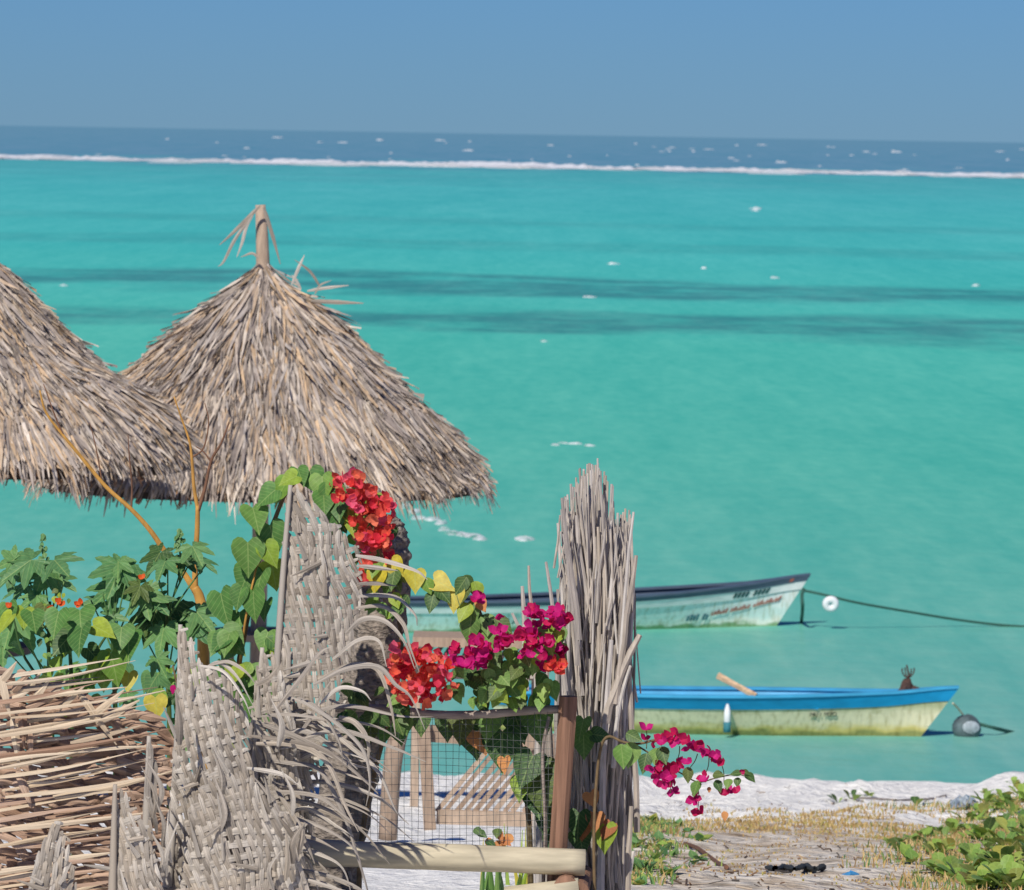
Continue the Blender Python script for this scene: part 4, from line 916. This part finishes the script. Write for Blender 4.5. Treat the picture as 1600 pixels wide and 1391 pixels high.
def stem(root, pts, r0, r1, mat='stem', name='stem', n_=6):
    P = spline([at(*p) for p in pts], 5); L = len(P); mb = MB(); tube(mb, P, [r0 + (r1 - r0) * i / (L - 1) for i in range(L)], n_); return mb.build(name, M[mat], root, smooth=True)
def plant(name, px, py, Y, label, cat='plant', group=None):
    p = at(px, py, Y); r_ = empty(name, (p.x, p.y, zg(p.x, p.y))); tag(r_, label, cat, group); return r_
def gpy(px, Y):        # picture row of the ground at that distance
    x = (px - 800) * Y / FPX; z = zg(x, Y); 
    return 209 + (px - 800) * math.tan(ROLL) + FPX * (7.5 - z) / Y

# heart-leaved creeper arching over the tallest frond
Yv = 21.75
v = plant('heart_leaf_creeper', 385, 1440, Yv, 'creeper with large heart-shaped green leaves arching over the tallest frond', 'creeper')
stem(v, [(384, gpy(384, Yv), Yv), (376, 1200, Yv), (372, 1060, Yv), (382, 990, Yv), (396, 920, Yv), (408, 860, Yv), (428, 815, Yv), (446, 772, Yv), (470, 750, Yv), (510, 756, Yv), (545, 790, Yv)], .013, .006)
stem(v, [(372, 1060, Yv), (385, 960, Yv - .1), (402, 880, Yv - .1)], .006, .004, 'stem_gold')
for px, py, s_, an in [(398, 816, 58, 8), (387, 872, 62, -5), (427, 842, 56, 10), (422, 868, 46, 20), (440, 768, 46, -30), (418, 778, 44, -40), (452, 752, 36, -60), (468, 748, 40, 10), (490, 752, 44, 20), (506, 764, 50, 15), (520, 780, 52, 5), (534, 796, 50, 10), (505, 790, 46, -8), (526, 812, 44, 5), (546, 806, 40, 25), (552, 826, 34, 10),
                       (412, 918, 60, 5), (384, 905, 48, -20), (352, 952, 66, 15), (398, 946, 56, 12), (372, 935, 44, -10), (428, 900, 48, 8), (362, 1006, 58, 35), (340, 1010, 44, -30), (420, 955, 40, 10), (376, 972, 40, 0)]:
    leaf(v, ME_heart, 'leaf_heart' if R.random() < .75 else 'leaf_lime', px, py, Yv - R.uniform(.02, .14), s_ * .88, an + R.uniform(-8, 8), spread=.45)
for i in range(24): leaf(v, ME_oval if i % 2 else ME_heart, R.choice(['leaf_lime', 'leaf_heart', 'leaf_heart', 'leaf_boug']), R.uniform(335, 440), R.uniform(1000, 1110), Yv - R.uniform(-.1, .2), R.uniform(26, 48))
# weeds left: golden forked sapling, lobed castor plants, bright low weeds
Yg = 23.2
g = plant('golden_sapling', 316, 1420, Yg, 'bare forked sapling with golden bark in front of the thatch', 'sapling')
stem(g, [(318, gpy(318, Yg), Yg), (318, 1100, Yg), (317, 975, Yg), (312, 935, Yg), (304, 918, Yg)], .03, .018, 'stem_gold', 'trunk', 9)
stem(g, [(306, 925, Yg), (285, 893, Yg), (258, 862, Yg), (234, 828, Yg), (205, 796, Yg), (165, 760, Yg), (125, 712, Yg), (100, 682, Yg), (72, 645, Yg), (62, 610, Yg)], .015, .004, 'stem_gold', 'branch')
stem(g, [(305, 925, Yg), (305, 880, Yg), (308, 830, Yg), (309, 790, Yg)], .014, .010, 'stem_gold', 'branch')
stem(g, [(309, 796, Yg), (303, 760, Yg), (300, 720, Yg), (296, 690, Yg), (284, 655, Yg), (272, 620, Yg)], .009, .003, 'stem_gold', 'branch')
stem(g, [(309, 800, Yg), (320, 764, Yg), (330, 720, Yg), (345, 694, Yg), (358, 660, Yg)], .009, .003, 'twig', 'branch')
stem(g, [(205, 800, Yg), (206, 760, Yg), (202, 712, Yg), (200, 680, Yg)], .005, .002, 'twig', 'branch'); stem(g, [(100, 682, Yg), (86, 650, Yg), (68, 600, Yg)], .005, .002, 'twig', 'branch'); stem(g, [(300, 715, Yg), (318, 700, Yg), (326, 660, Yg), (320, 630, Yg)], .004, .002, 'twig', 'branch')
stem(g, [(330, 722, Yg), (318, 706, Yg), (306, 698, Yg)], .004, .002, 'twig', 'branch'); stem(g, [(160, 756, Yg), (150, 700, Yg), (140, 660, Yg)], .004, .0015, 'twig', 'branch')
def castor(px, label, leaves, spikes, Y):
    c = plant('castor_plant', px, 1400, Y, label, 'plant', 'lobed-leaf castor plants behind the matting')
    top = min(p[1] for p in leaves)
    main = [(px, gpy(px, Y), Y), (px + 3, 1150, Y), (px - 2, 1020, Y), (px, top + 60, Y)]; stem(c, main, .014, .006, 'leaf_dark')
    for x, y, s_, an in leaves:
        leaf(c, ME_lobed, 'leaf_lobed' if R.random() < .8 else 'leaf_dark', x, y, Y - R.uniform(-.12, .15), s_ * .64, an, nrm=Vector((-.1, -.75, .75)) + rv(.4))
        stem(c, [(px, min(1100, y + 80), Y), ((px + x) / 2, y + 34, Y), (x, y - 6, Y - .02)], .004, .003, 'leaf_lobed', 'leaf_stalk', 5)
    for x, y0, y1 in spikes:
        stem(c, [(x, y1 + 50, Y), (x, y1, Y), (x - 3, y0, Y)], .005, .002, 'leaf_lobed', 'flower_stalk', 5)
        for k in range(26): f = R.random(); leaf(c, ME_oval, 'leaf_lobed', x + R.uniform(-1, 1) * (2 + 8 * f), y0 + (y1 - y0) * f, Y - .02, R.uniform(7, 12), name='seed_pod')
castor(78, 'castor plant with a green seed spike and drooping lobed leaves above the mat', [(28, 888, 84, -60), (60, 918, 84, -20), (96, 895, 76, 30), (28, 930, 66, -40), (100, 915, 60, 50), (12, 912, 70, -30), (50, 945, 56, -30), (70, 905, 70, 0), (8, 880, 56, -70), (14, 980, 90, -20), (40, 1000, 80, 10), (4, 1016, 70, 0)], [(68, 836, 890)], 22.6)
castor(178, 'castor plant with spreading lobed leaves beneath the golden slanting branch', [(180, 908, 84, -20), (160, 932, 80, -50), (196, 918, 66, 30), (142, 944, 56, -70), (232, 944, 74, 20), (250, 950, 60, 40), (180, 970, 56, 60), (214, 930, 52, -20), (188, 895, 60, 10)], [], 22.7)
castor(262, 'castor plant close behind the golden sapling trunk with crowded lobed leaves', [(240, 882, 70, -30), (262, 896, 66, 10), (304, 872, 64, 10), (322, 888, 58, 40), (285, 888, 54, -10), (236, 976, 90, -20), (276, 980, 96, 20), (318, 976, 80, 30), (300, 1000, 84, 0), (220, 990, 60, -40), (256, 1006, 80, 0)], [(281, 828, 860)], 22.8)
wv = plant('orange_flowered_weed', 110, 1420, 22.3, 'leafy weed with small orange flowers growing behind the brown mat', 'plant')
stem(wv, [(112, gpy(112, 22.3), 22.3), (112, 1100, 22.3), (108, 1000, 22.3), (104, 950, 22.3)], .012, .005, 'leaf_dark'); stem(wv, [(112, 1100, 22.3), (150, 1020, 22.3), (172, 985, 22.3)], .008, .004, 'leaf_dark'); stem(wv, [(112, 1120, 22.3), (40, 1030, 22.3), (20, 960, 22.3)], .008, .004, 'leaf_dark'); stem(wv, [(112, 1150, 22.3), (180, 1080, 22.3), (200, 1030, 22.3)], .008, .004, 'stem')
for px, py, s_, an, mt in [(92, 976, 56, 0, 'leaf_heart'), (128, 974, 58, 10, 'leaf_heart'), (112, 1000, 60, -20, 'leaf_heart'), (136, 1004, 64, 20, 'leaf_heart'), (160, 990, 52, 50, 'leaf_lime'), (100, 1010, 50, -30, 'leaf_dark'), (155, 1040, 58, -10, 'leaf_lime'), (178, 1044, 66, 10, 'leaf_lime'), (208, 1016, 62, 15, 'leaf_heart'), (190, 1000, 54, 0, 'leaf_heart'),
                           (202, 1066, 40, 0, 'leaf_yellow'), (244, 1106, 44, 5, 'leaf_yellow'), (20, 962, 52, 20, 'leaf_heart'), (36, 968, 44, -10, 'leaf_lime'), (52, 972, 44, 10, 'leaf_heart'), (10, 976, 46, -30, 'leaf_lime'), (70, 960, 36, 0, 'leaf_dark'), (146, 1024, 40, 40, 'leaf_dark')]:
    leaf(wv, ME_heart, mt, px, py, 22.1 - R.uniform(0, .2), s_ * .82, an, spread=.5)
for i in range(18): leaf(wv, R.choice([ME_heart, ME_oval, ME_lobed]), R.choice(['leaf_lime', 'leaf_heart', 'leaf_lobed', 'leaf_lime']), R.uniform(-10, 262), R.uniform(1035, 1110), 22.3 + R.uniform(-.2, .3), R.uniform(22, 46))
for i in range(40): leaf(wv, ME_oval, R.choice(['leaf_dark', 'leaf_heart', 'leaf_lime']), R.uniform(60, 110), R.uniform(925, 1050), 22.3 + R.uniform(-.2, .2), R.uniform(8, 15))
for px, py in [(92, 940), (97, 945), (84, 956), (80, 952), (122, 945), (126, 942), (15, 947), (222, 903)]: inst('flower', lm(FLR[0], 'petal_orange'), wv, basis(at(px, py, 22.05), (-.2, -1, .5), rv(1), 9 / sc(22)))
wd = plant('undergrowth_weed', 330, 1420, 22.4, 'dark leafy undergrowth between the broad frond and the sapling', 'plant')
stem(wd, [(300, gpy(300, 22.4), 22.4), (290, 1150, 22.4), (270, 1040, 22.4)], .01, .004)
for i in range(18): leaf(wd, R.choice([ME_heart, ME_oval, ME_lobed]), R.choice(['leaf_lime', 'leaf_lobed', 'leaf_heart', 'leaf_dark']), R.uniform(200, 440), R.uniform(1040, 1190), 22.4 + R.uniform(-.2, .3), R.uniform(26, 50))
leaf(wd, ME_oval, 'bract_mag', 272, 1077, 21.9, 16)

# red bougainvillea on the palm stump
YB = 21.75
br = plant('red_bougainvillea', 600, 1430, YB, 'red bougainvillea climbing the rough palm trunk, with coral bracts', 'bougainvillea')
stem(br, [(560, gpy(560, YB), YB), (566, 1300, YB), (600, 1150, YB), (630, 1070, YB - .1), (620, 950, YB), (600, 880, YB - .1), (580, 820, YB - .1), (556, 770, YB - .1)], .012, .005)
def blob(n_, cx, cy, rx, ry, tilt):
    out_ = []
    for i in range(n_):
        a_ = R.uniform(0, 2 * math.pi); r_ = math.sqrt(R.random()); x, y = r_ * math.cos(a_) * rx, r_ * math.sin(a_) * ry; t_ = math.radians(tilt)
        out_.append((cx + x * math.cos(t_) - y * math.sin(t_), cy + x * math.sin(t_) + y * math.cos(t_)))
    return out_
for x, y in blob(48, 552, 768, 34, 28, 20) + blob(62, 584, 814, 36, 42, 20) + blob(26, 588, 862, 26, 30, 0) + blob(8, 572, 905, 14, 16, 0): flower(br, FLR, x, y, 21.6 + R.uniform(-.12, .12), R.uniform(11, 16.5))
for x, y in blob(70, 658, 1056, 56, 46, 20) + [(658 + dx * 13 + R.uniform(-5, 5), 1056 + dy * 12 + R.uniform(-5, 5)) for dx in range(-3, 4) for dy in range(-3, 4) if dx * dx + dy * dy < 11] + blob(12, 632, 1022, 22, 20, 0): flower(br, FLR, x, y, 21.35 + R.uniform(-.12, .1), R.uniform(11, 16.5))
for i in range(34): leaf(br, ME_oval, R.choice(['leaf_boug', 'leaf_lime', 'leaf_dark']), *blob(1, 560, 830, 45, 70, 20)[0], 21.75 + R.uniform(0, .15), R.uniform(22, 34))
for i in range(16): leaf(br, ME_oval, R.choice(['leaf_dark', 'leaf_lime', 'leaf_boug']), R.uniform(570, 640), R.uniform(890, 960), 21.55, R.uniform(20, 30))
for i in range(22): leaf(br, ME_oval, R.choice(['leaf_dark', 'leaf_boug']), R.uniform(540, 640), R.uniform(1080, 1150), 21.5, R.uniform(22, 36))

# magenta bougainvillea along the rail
bmg = plant('magenta_bougainvillea', 800, 1430, YB, 'magenta bougainvillea spreading over the grey branch rail of the wire fence', 'bougainvillea')
stem(bmg, [(830, gpy(830, YB), YB), (826, 1280, YB), (812, 1160, YB), (790, 1080, YB), (780, 1020, YB - .1), (762, 985, YB - .15), (748, 950, YB - .15), (738, 915, YB - .15)], .013, .004)
stem(bmg, [(790, 1080, YB), (820, 1030, YB - .1), (850, 985, YB - .15), (868, 955, YB - .15)], .007, .003); stem(bmg, [(738, 960, YB - .15), (716, 932, YB - .15), (690, 918, YB - .15), (650, 905, YB - .15), (600, 888, YB - .15)], .005, .003)
stem(bmg, [(790, 1080, YB), (740, 1040, YB - .1), (706, 1026, YB - .15)], .006, .003)
for x, y in blob(26, 858, 962, 34, 18, 10) + blob(24, 830, 1000, 26, 26, 0) + blob(20, 860, 1024, 26, 22, 30) + blob(34, 738, 1020, 42, 22, -10) + blob(12, 780, 1000, 14, 16, 0) + blob(5, 748, 935, 5, 6, 0) + [(779, 963), (784, 984), (792, 1000)]:
    flower(bmg, FLM, x, y, 21.45 + R.uniform(-.12, .1), R.uniform(12, 17.5))
for x, y in blob(8, 868, 1040, 14, 10, 0): flower(bmg, FLR, x, y, 21.4, 14)
for i in range(110):
    x, y = R.choice([blob(1, 760, 1070, 60, 34, -5)[0], blob(1, 820, 1060, 60, 46, 0)[0], blob(1, 850, 1010, 30, 40, 0)[0]])
    leaf(bmg, ME_oval if i % 4 else ME_heart, R.choice(['leaf_boug', 'leaf_boug', 'leaf_lime', 'leaf_dark']), x, y, 21.55 + R.uniform(-.1, .15), R.uniform(22, 38))
for px, py, s_, an, mt in [(588, 908, 34, -10, 'leaf_yellow'), (620, 888, 28, 40, 'leaf_yellow'), (618, 905, 34, 0, 'leaf_dark'), (648, 910, 34, 0, 'leaf_yellow'), (668, 914, 26, 20, 'leaf_lime'), (692, 914, 34, 60, 'leaf_yellow'), (676, 940, 34, -10, 'leaf_dark'), (690, 930, 32, 30, 'leaf_dark'), (712, 938, 34, 0, 'leaf_yellow'), (722, 914, 30, -30, 'leaf_dark'), (732, 908, 24, 40, 'leaf_dark'), (728, 930, 34, -10, 'leaf_dark'), (745, 922, 30, 20, 'leaf_lime'), (730, 958, 34, -15, 'leaf_lime'),
                           (740, 952, 30, 20, 'leaf_boug'), (735, 980, 44, -5, 'leaf_boug'), (750, 978, 40, 15, 'leaf_dark'), (762, 975, 34, 0, 'leaf_boug'), (784, 978, 36, 40, 'leaf_dark'), (764, 1000, 34, 5, 'leaf_boug'), (754, 944, 24, 30, 'leaf_dry')]:
    leaf(bmg, ME_oval if mt != 'leaf_yellow' else ME_heart, mt, px, py, YB - .22, s_ * 1.1, an, spread=.35)
# large dark leaves hanging inside the mesh
for px, py, s_, an, mt in [(738, 1152, 66, 5, 'leaf_dark'), (785, 1172, 66, 0, 'leaf_dark'), (808, 1140, 54, 10, 'leaf_dark'), (842, 1135, 56, 10, 'leaf_boug'), (824, 1205, 58, -20, 'leaf_dark'), (850, 1215, 50, 10, 'leaf_dark'), (846, 1240, 66, 5, 'leaf_dark'), (840, 1258, 50, 10, 'leaf_dark'), (752, 1160, 40, 20, 'leaf_dry'), (700, 1138, 40, 0, 'leaf_dark'), (720, 1140, 44, -10, 'leaf_dark'), (815, 1235, 40, 0, 'leaf_lime'),
                           (600, 1140, 44, 0, 'leaf_heart'), (625, 1145, 44, 10, 'leaf_heart'), (560, 1140, 40, 0, 'leaf_dark'), (580, 1150, 36, 0, 'leaf_dark'), (658, 1132, 36, 0, 'leaf_dark'), (770, 1136, 46, 0, 'leaf_boug'), (860, 1290, 44, 0, 'leaf_dark'), (866, 1320, 40, 0, 'leaf_dark'), (862, 1262, 40, 10, 'leaf_dark'), (790, 1196, 26, 10, 'leaf_dry')]:
    leaf(bmg, ME_heart, mt, px, py, YF + R.uniform(.06, .18), s_, an, spread=.3)
for px, py, s_, an, mt in [(912, 1140, 36, 0, 'leaf_boug'), (940, 1150, 30, 80, 'leaf_dark'), (912, 1165, 40, 0, 'leaf_boug'), (905, 1290, 44, 0, 'leaf_dark'), (908, 1320, 40, 10, 'leaf_dark'), (926, 1250, 26, 20, 'leaf_dry'), (930, 1285, 30, 0, 'leaf_dry'), (946, 1310, 44, 0, 'leaf_lime'), (950, 1300, 30, -20, 'leaf_dry'), (912, 1300, 26, 0, 'leaf_dry')]:
    leaf(bmg, ME_heart, mt, px, py, 21.85, s_, an, spread=.3)
# spray over the path
bs = plant('bougainvillea_spray', 948, 1440, 21.7, 'slender magenta bougainvillea spray drooping over the beach path', 'bougainvillea')
stem(bs, [(930, gpy(930, 21.75), 21.75), (928, 1300, 21.75), (935, 1190, 21.75), (948, 1152, 21.72), (975, 1160, 21.7), (1000, 1162, 21.7), (1030, 1155, 21.7), (1065, 1154, 21.7), (1095, 1168, 21.7), (1124, 1186, 21.7)], .007, .003)
stem(bs, [(990, 1162, 21.7), (1016, 1178, 21.7), (1040, 1196, 21.7), (1060, 1206, 21.7), (1090, 1222, 21.7), (1118, 1216, 21.7), (1150, 1210, 21.7), (1172, 1216, 21.7)], .004, .002)
for A, B in [((1062, 1166), (1056, 1192)), ((1090, 1178), (1078, 1200)), ((1108, 1184), (1101, 1212)), ((1127, 1192), (1131, 1224)), ((1090, 1222), (1090, 1268)), ((1131, 1224), (1140, 1240)), ((1042, 1200), (1048, 1240)), ((1010, 1170), (1008, 1132))]:
    stem(bs, [(*A, 21.7), ((A[0] + B[0]) / 2 + 2, (A[1] + B[1]) / 2, 21.7), (*B, 21.7)], .002, .0015)
for px, py, s_ in [(1009, 1136, 14), (1008, 1153, 10), (1020, 1164, 9), (1030, 1154, 13), (1044, 1151, 14), (1056, 1145, 14), (1062, 1158, 13), (1071, 1154, 14), (1076, 1166, 13), (1084, 1168, 14), (1092, 1162, 13), (1097, 1172, 14), (1106, 1174, 14), (1112, 1182, 13), (1118, 1178, 12), (1121, 1186, 13), (1127, 1190, 12), (1052, 1158, 13), (1036, 1158, 12), (1016, 1200, 11), (1026, 1208, 13), (1030, 1194, 12), (1040, 1214, 14), (1050, 1206, 15), (1056, 1197, 14),
                   (1062, 1192, 12), (1048, 1222, 13), (1036, 1224, 13), (1050, 1238, 14), (1056, 1236, 10), (1075, 1190, 11), (1100, 1218, 14), (1098, 1214, 12), (1080, 1250, 13), (1088, 1246, 12), (1092, 1268, 16), (1134, 1238, 12), (1142, 1234, 13), (1150, 1236, 10), (1160, 1206, 6), (1025, 1216, 12), (1044, 1200, 12)]:
    flower(bs, FLM, px, py, 21.66 + R.uniform(-.05, .05), s_ * 1.15)
for px, py, s_, an, mt in [(990, 1152, 30, 60, 'leaf_dark'), (985, 1178, 42, -10, 'leaf_boug'), (970, 1180, 40, 0, 'leaf_boug'), (1008, 1192, 34, -10, 'leaf_dark'), (1026, 1182, 30, 0, 'leaf_boug'), (1036, 1180, 32, 15, 'leaf_dark'), (1075, 1210, 26, 0, 'leaf_dark'), (1092, 1232, 28, 0, 'leaf_boug'), (1122, 1214, 20, 70, 'leaf_dark'), (1122, 1228, 22, 20, 'leaf_dark'), (1140, 1226, 20, 0, 'leaf_boug'), (1151, 1211, 20, -70, 'leaf_dark'), (1153, 1222, 16, 0, 'leaf_dark'), (1170, 1216, 22, 40, 'leaf_dark'), (1165, 1208, 16, 60, 'leaf_dark'), (1132, 1275, 16, 0, 'leaf_dry'), (1108, 1234, 10, 0, 'leaf_dry')]:
    leaf(bs, ME_oval, mt, px, py, 21.66, s_, an, spread=.4)

# ------------------------------------------------------------------ beach plants, grasses, litter
rd = plant('reed_clump', 800, 1395, 25.2, 'upright clump of green and yellow blade leaves below the peeled pole', 'plant')
for i in range(26):
    x = R.uniform(752, 850); y1 = R.uniform(1285, 1345); Y = 25.2 + R.uniform(-.2, .3); x2 = x + R.uniform(-14, 22)
    P = spline([at(x, gpy(x, Y) + 6, Y), at(x + (x2 - x) * .3, 1370, Y), at(x2, y1, Y)], 4); mb = MB(); L = len(P)
    ribbon(mb, P, [.030 * (1 - .9 * (i_ / (L - 1)) ** 1.5) * .8 for i_ in range(L)], (R.uniform(-.4, .4), -1, .1), .15); mb.build('blade', M[R.choice(['leaf_boug', 'leaf_lime', 'leaf_heart', 'leaf_yellow'])], rd)
for i in range(10): leaf(rd, ME_oval, R.choice(['leaf_dark', 'leaf_dry']), R.uniform(746, 800), R.uniform(1300, 1322), 25.0, 20)
def clump(px, py, sz, nl, me, label, group, mats):
    # walk the sight line down to the ground
    Y = 24.0
    while Y < 60 and at(px, py, Y).z > zg(at(px, py, Y).x, Y): Y += .1
    p = at(px, py, Y); r_ = empty('beach_creeper', (p.x, p.y, zg(p.x, p.y))); tag(r_, label, 'plant', group)
    for k in range(nl):
        a_ = R.uniform(0, 2 * math.pi); el = R.uniform(.3, 1.2); d_ = Vector((math.cos(a_) * math.cos(el), math.sin(a_) * math.cos(el), math.sin(el)))
        nr = Vector((-math.cos(a_) * math.sin(el), -math.sin(a_) * math.sin(el), math.cos(el))) + rv(.25)
        q = r_.location + Vector((math.cos(a_), math.sin(a_), 0)) * R.uniform(0, .35) * sz + Vector((0, 0, -.01 + R.uniform(0, .25) * sz))
        inst('leaf', lm(me, R.choice(mats)), r_, basis(q, nr, d_, sz * R.uniform(.45, .95), R.uniform(1.0, 1.5)))
    return r_
GR = 'creeper clumps on the sand bank'
spots = []
for i in range(110):
    f = R.random(); y = 1225 + 170 * f ** .7; xl = 1530 - (y - 1225) * .9 if y < 1310 else 1450 + (y - 1310) * .3
    x = xl + (1640 - xl) * R.random() ** .75; spots.append((x, y))
for x, y in sorted(spots, key=lambda s: s[1]): clump(x, y, R.uniform(.09, .15), R.randint(8, 13), ME_spoon, 'low fleshy green creeper clump on the right-hand sand bank', GR, ['leaf_beach'])
for x, y in [(1400, 1325), (1412, 1336), (1432, 1318), (1445, 1310), (1425, 1352), (1462, 1300)]: clump(x, y, R.uniform(.09, .13), 9, ME_oval, 'round-leaved creeper clump at the edge of the bare path', 'creepers at the path edge', ['leaf_beach'])
for x, y, l in [(1308, 1256, 'two-leaved seedling standing alone on the white sand'), (1332, 1252, 'upright small seedling beside the lone two-leaved one on white sand'), (1430, 1262, 'single broad green leaf lying on the white sand by the litter'), (1498, 1268, 'tiny dark rosette in front of the clouded plastic sheet'), (1360, 1246, 'small yellowing seedling on the white sand near the driftwood stick')]: clump(x, y, .13, 4, ME_spoon, l, None, ['leaf_dark', 'leaf_beach'])
def grass(name, label, n_, area, hmin, hmax, cols, wdt=.004, cat='grass'):
    mb = MB(); k = 0
    while k < n_:
        x, Y = area()
        z = zg(x, Y); h = R.uniform(hmin, hmax); a_ = R.uniform(0, 6.28); ln = R.uniform(.1, .9) * h; c_ = R.choice(cols); s = R.uniform(.7, 1.1); c_ = (c_[0] * s, c_[1] * s, c_[2] * s, 1)
        dx, dy = math.cos(a_) * ln, math.sin(a_) * ln; w_ = wdt * R.uniform(.7, 1.5)
        mb.add([(x - w_, Y, z - .01), (x + w_, Y, z - .01), (x + dx * .4 + w_ * .8, Y + dy * .4, z + h * .65), (x + dx * .4 - w_ * .8, Y + dy * .4, z + h * .65), (x + dx, Y + dy, z + h)], [(0, 1, 2, 3), (3, 2, 4)], c_); k += 1
    o = mb.build(name, M['grass']); tag(o, label, cat, kind='stuff')
DRY = [lin(190, 160, 104), lin(172, 140, 88), lin(204, 178, 124), lin(150, 124, 80), lin(160, 150, 84)]
GRN = [lin(96, 132, 70), lin(120, 150, 78), lin(78, 112, 66), lin(142, 160, 84), lin(176, 168, 90)]
def band_area():
    while True:
        Y = R.gauss(42.0, 2.0); x = (300 - 40 * R.random() ** 2 + 570 * R.random()) * Y / FPX
        if 36 < Y < 50 and noise.noise(Vector((x * 1.2, Y * .5, 2))) > -.1: return x, Y
grass('dry_grass', 'belt of short dry straw-coloured grass between path and white sand', 5200, band_area, .012, .035, DRY)
def path_area():
    while True:
        Y = R.uniform(25, 42); x = R.uniform(260, 830) * Y / FPX
        if noise.noise(Vector((x * 2.6, Y * 1.6, 7))) + R.uniform(-.35, .35) > .22: return x, Y
grass('path_straw', 'thin straw and withered grass strewn over the sandy path', 2600, path_area, .004, .014, DRY + [lin(120, 92, 70)])
def bank_area():
    while True:
        Y = R.uniform(25.5, 48); x = (840 - 330 * R.random() ** 1.25) * Y / FPX
        if noise.noise(Vector((x * 1.5, Y * .7, 4))) > -.2 and (x * FPX / Y) > 585 + 120 * noise.noise(Vector((Y * .35, x * 1.1, 2))) + R.gauss(0, 22): return x, Y
grass('bank_grass', 'mixed dry and green grass between the creepers on the sand bank', 3800, bank_area, .02, .07, DRY + DRY[:3] + GRN[:3], .003)
def weed_area():
    while True:
        Y = R.uniform(25, 42); u = abs(R.gauss(0, .55)); x = (165 + 95 * u + (Y - 25) * 2.2) * Y / FPX
        if noise.noise(Vector((x * 2.5, Y * 1.0, 14))) + R.gauss(0, .12) > u * .35 - .12: return x, Y
grass('fence_weeds', 'low green weeds and grass at the foot of the stick fence', 2300, weed_area, .015, .06, GRN + GRN + DRY, .0035)
for i in range(34):
    x = 985 + 120 * R.random() ** 2; y = R.uniform(1285, 1385); clump(x, y, R.uniform(.05, .09), 8, ME_oval, 'small green weed tuft at the foot of the stick fence', 'weed tufts by the stick fence', ['leaf_beach', 'leaf_lobed'])
def onground(px, py):
    Y = 24.0
    while Y < 62 and at(px, py, Y).z > zg(at(px, py, Y).x, Y): Y += .05
    p = at(px, py, Y); p.z = zg(p.x, p.y); return p
mb = MB(); P = spline([onground(1196 + i * 15, 1362 + (3 if i % 2 else -1)) + Vector((0, 0, .02)) for i in range(7)], 6)
tube(mb, P, [.006 + .030 * abs(noise.noise(Vector((i * .41, 3, 1)))) + .005 * R.random() for i in range(len(P))], 7)
tag(mb.build('charred_wood', M['debris']), 'black charred driftwood lying across the sandy path', 'driftwood')
mb = MB(); P = [onground(x, y) + Vector((0, 0, .012)) for x, y in [(1300, 1258), (1340, 1250), (1400, 1253), (1450, 1251), (1478, 1245)]]; tube(mb, spline(P, 5), .010, 6); tag(mb.build('driftwood_stick', M['branch']), 'long thin grey stick lying on the white sand', 'stick')
mb = MB(); P = [onground(x, y) + Vector((0, 0, .012)) for x, y in [(1070, 1322), (1090, 1330), (1120, 1352), (1135, 1360)]]; tube(mb, spline(P, 5), .012, 6); tag(mb.build('dead_branch', M['twig']), 'dark dead branch at the edge of the green weeds', 'branch')
p = onground(1505, 1258); mb = MB(); vs = []
for i in range(9):
    for j in range(5):
        q = onground(1484 + i * 5 + 4 * noise.noise(Vector((i, j, 5))), 1266 - j * 3.5 + 3 * noise.noise(Vector((i * .8, j, 7)))); vs.append(q + Vector((0, 0, .008 + .07 * abs(noise.noise(Vector((i * .9, j * 1.3, 1)))))))
mb.add(vs, [(i * 5 + j, (i + 1) * 5 + j, (i + 1) * 5 + j + 1, i * 5 + j + 1) for i in range(8) for j in range(4)]); tag(mb.build('plastic_sheet', M['plastic_clear']), 'crumpled clouded plastic sheet on the white sand', 'litter')
for px, py, l in [(1536, 1262, 'scrap of bright blue plastic beside the crumpled sheet'), (1328, 1368, 'scrap of pale blue plastic on the sandy path')]:
    mb = MB(); lump(mb, onground(px, py), .05, .04, .03, px, 8, 3); tag(mb.build('plastic_scrap', M['plastic_blue']), l, 'litter')

mb = MB()
for i in range(300):
    px = R.uniform(1010, 1600); py = 1228 + 165 * R.random() ** .8; p = onground(px, py); a_ = R.uniform(0, 6.28); L_ = R.choice([.012, .02, .035, .07]); d_ = Vector((math.cos(a_), math.sin(a_) * 1.0, 0)) * L_
    c_ = lin(*R.choice([(112, 84, 62), (136, 106, 80), (90, 74, 60), (160, 132, 100), (176, 160, 140), (76, 70, 66)])); tube(mb, [p + Vector((0, 0, .004)), p + d_ + Vector((0, 0, R.uniform(.004, .02)))], R.choice([.002, .003, .005]), 4, c_)
tag(mb.build('beach_litter', M['grass']), 'scattered dead twigs and leaf litter on the path and white sand', 'litter', kind='stuff')
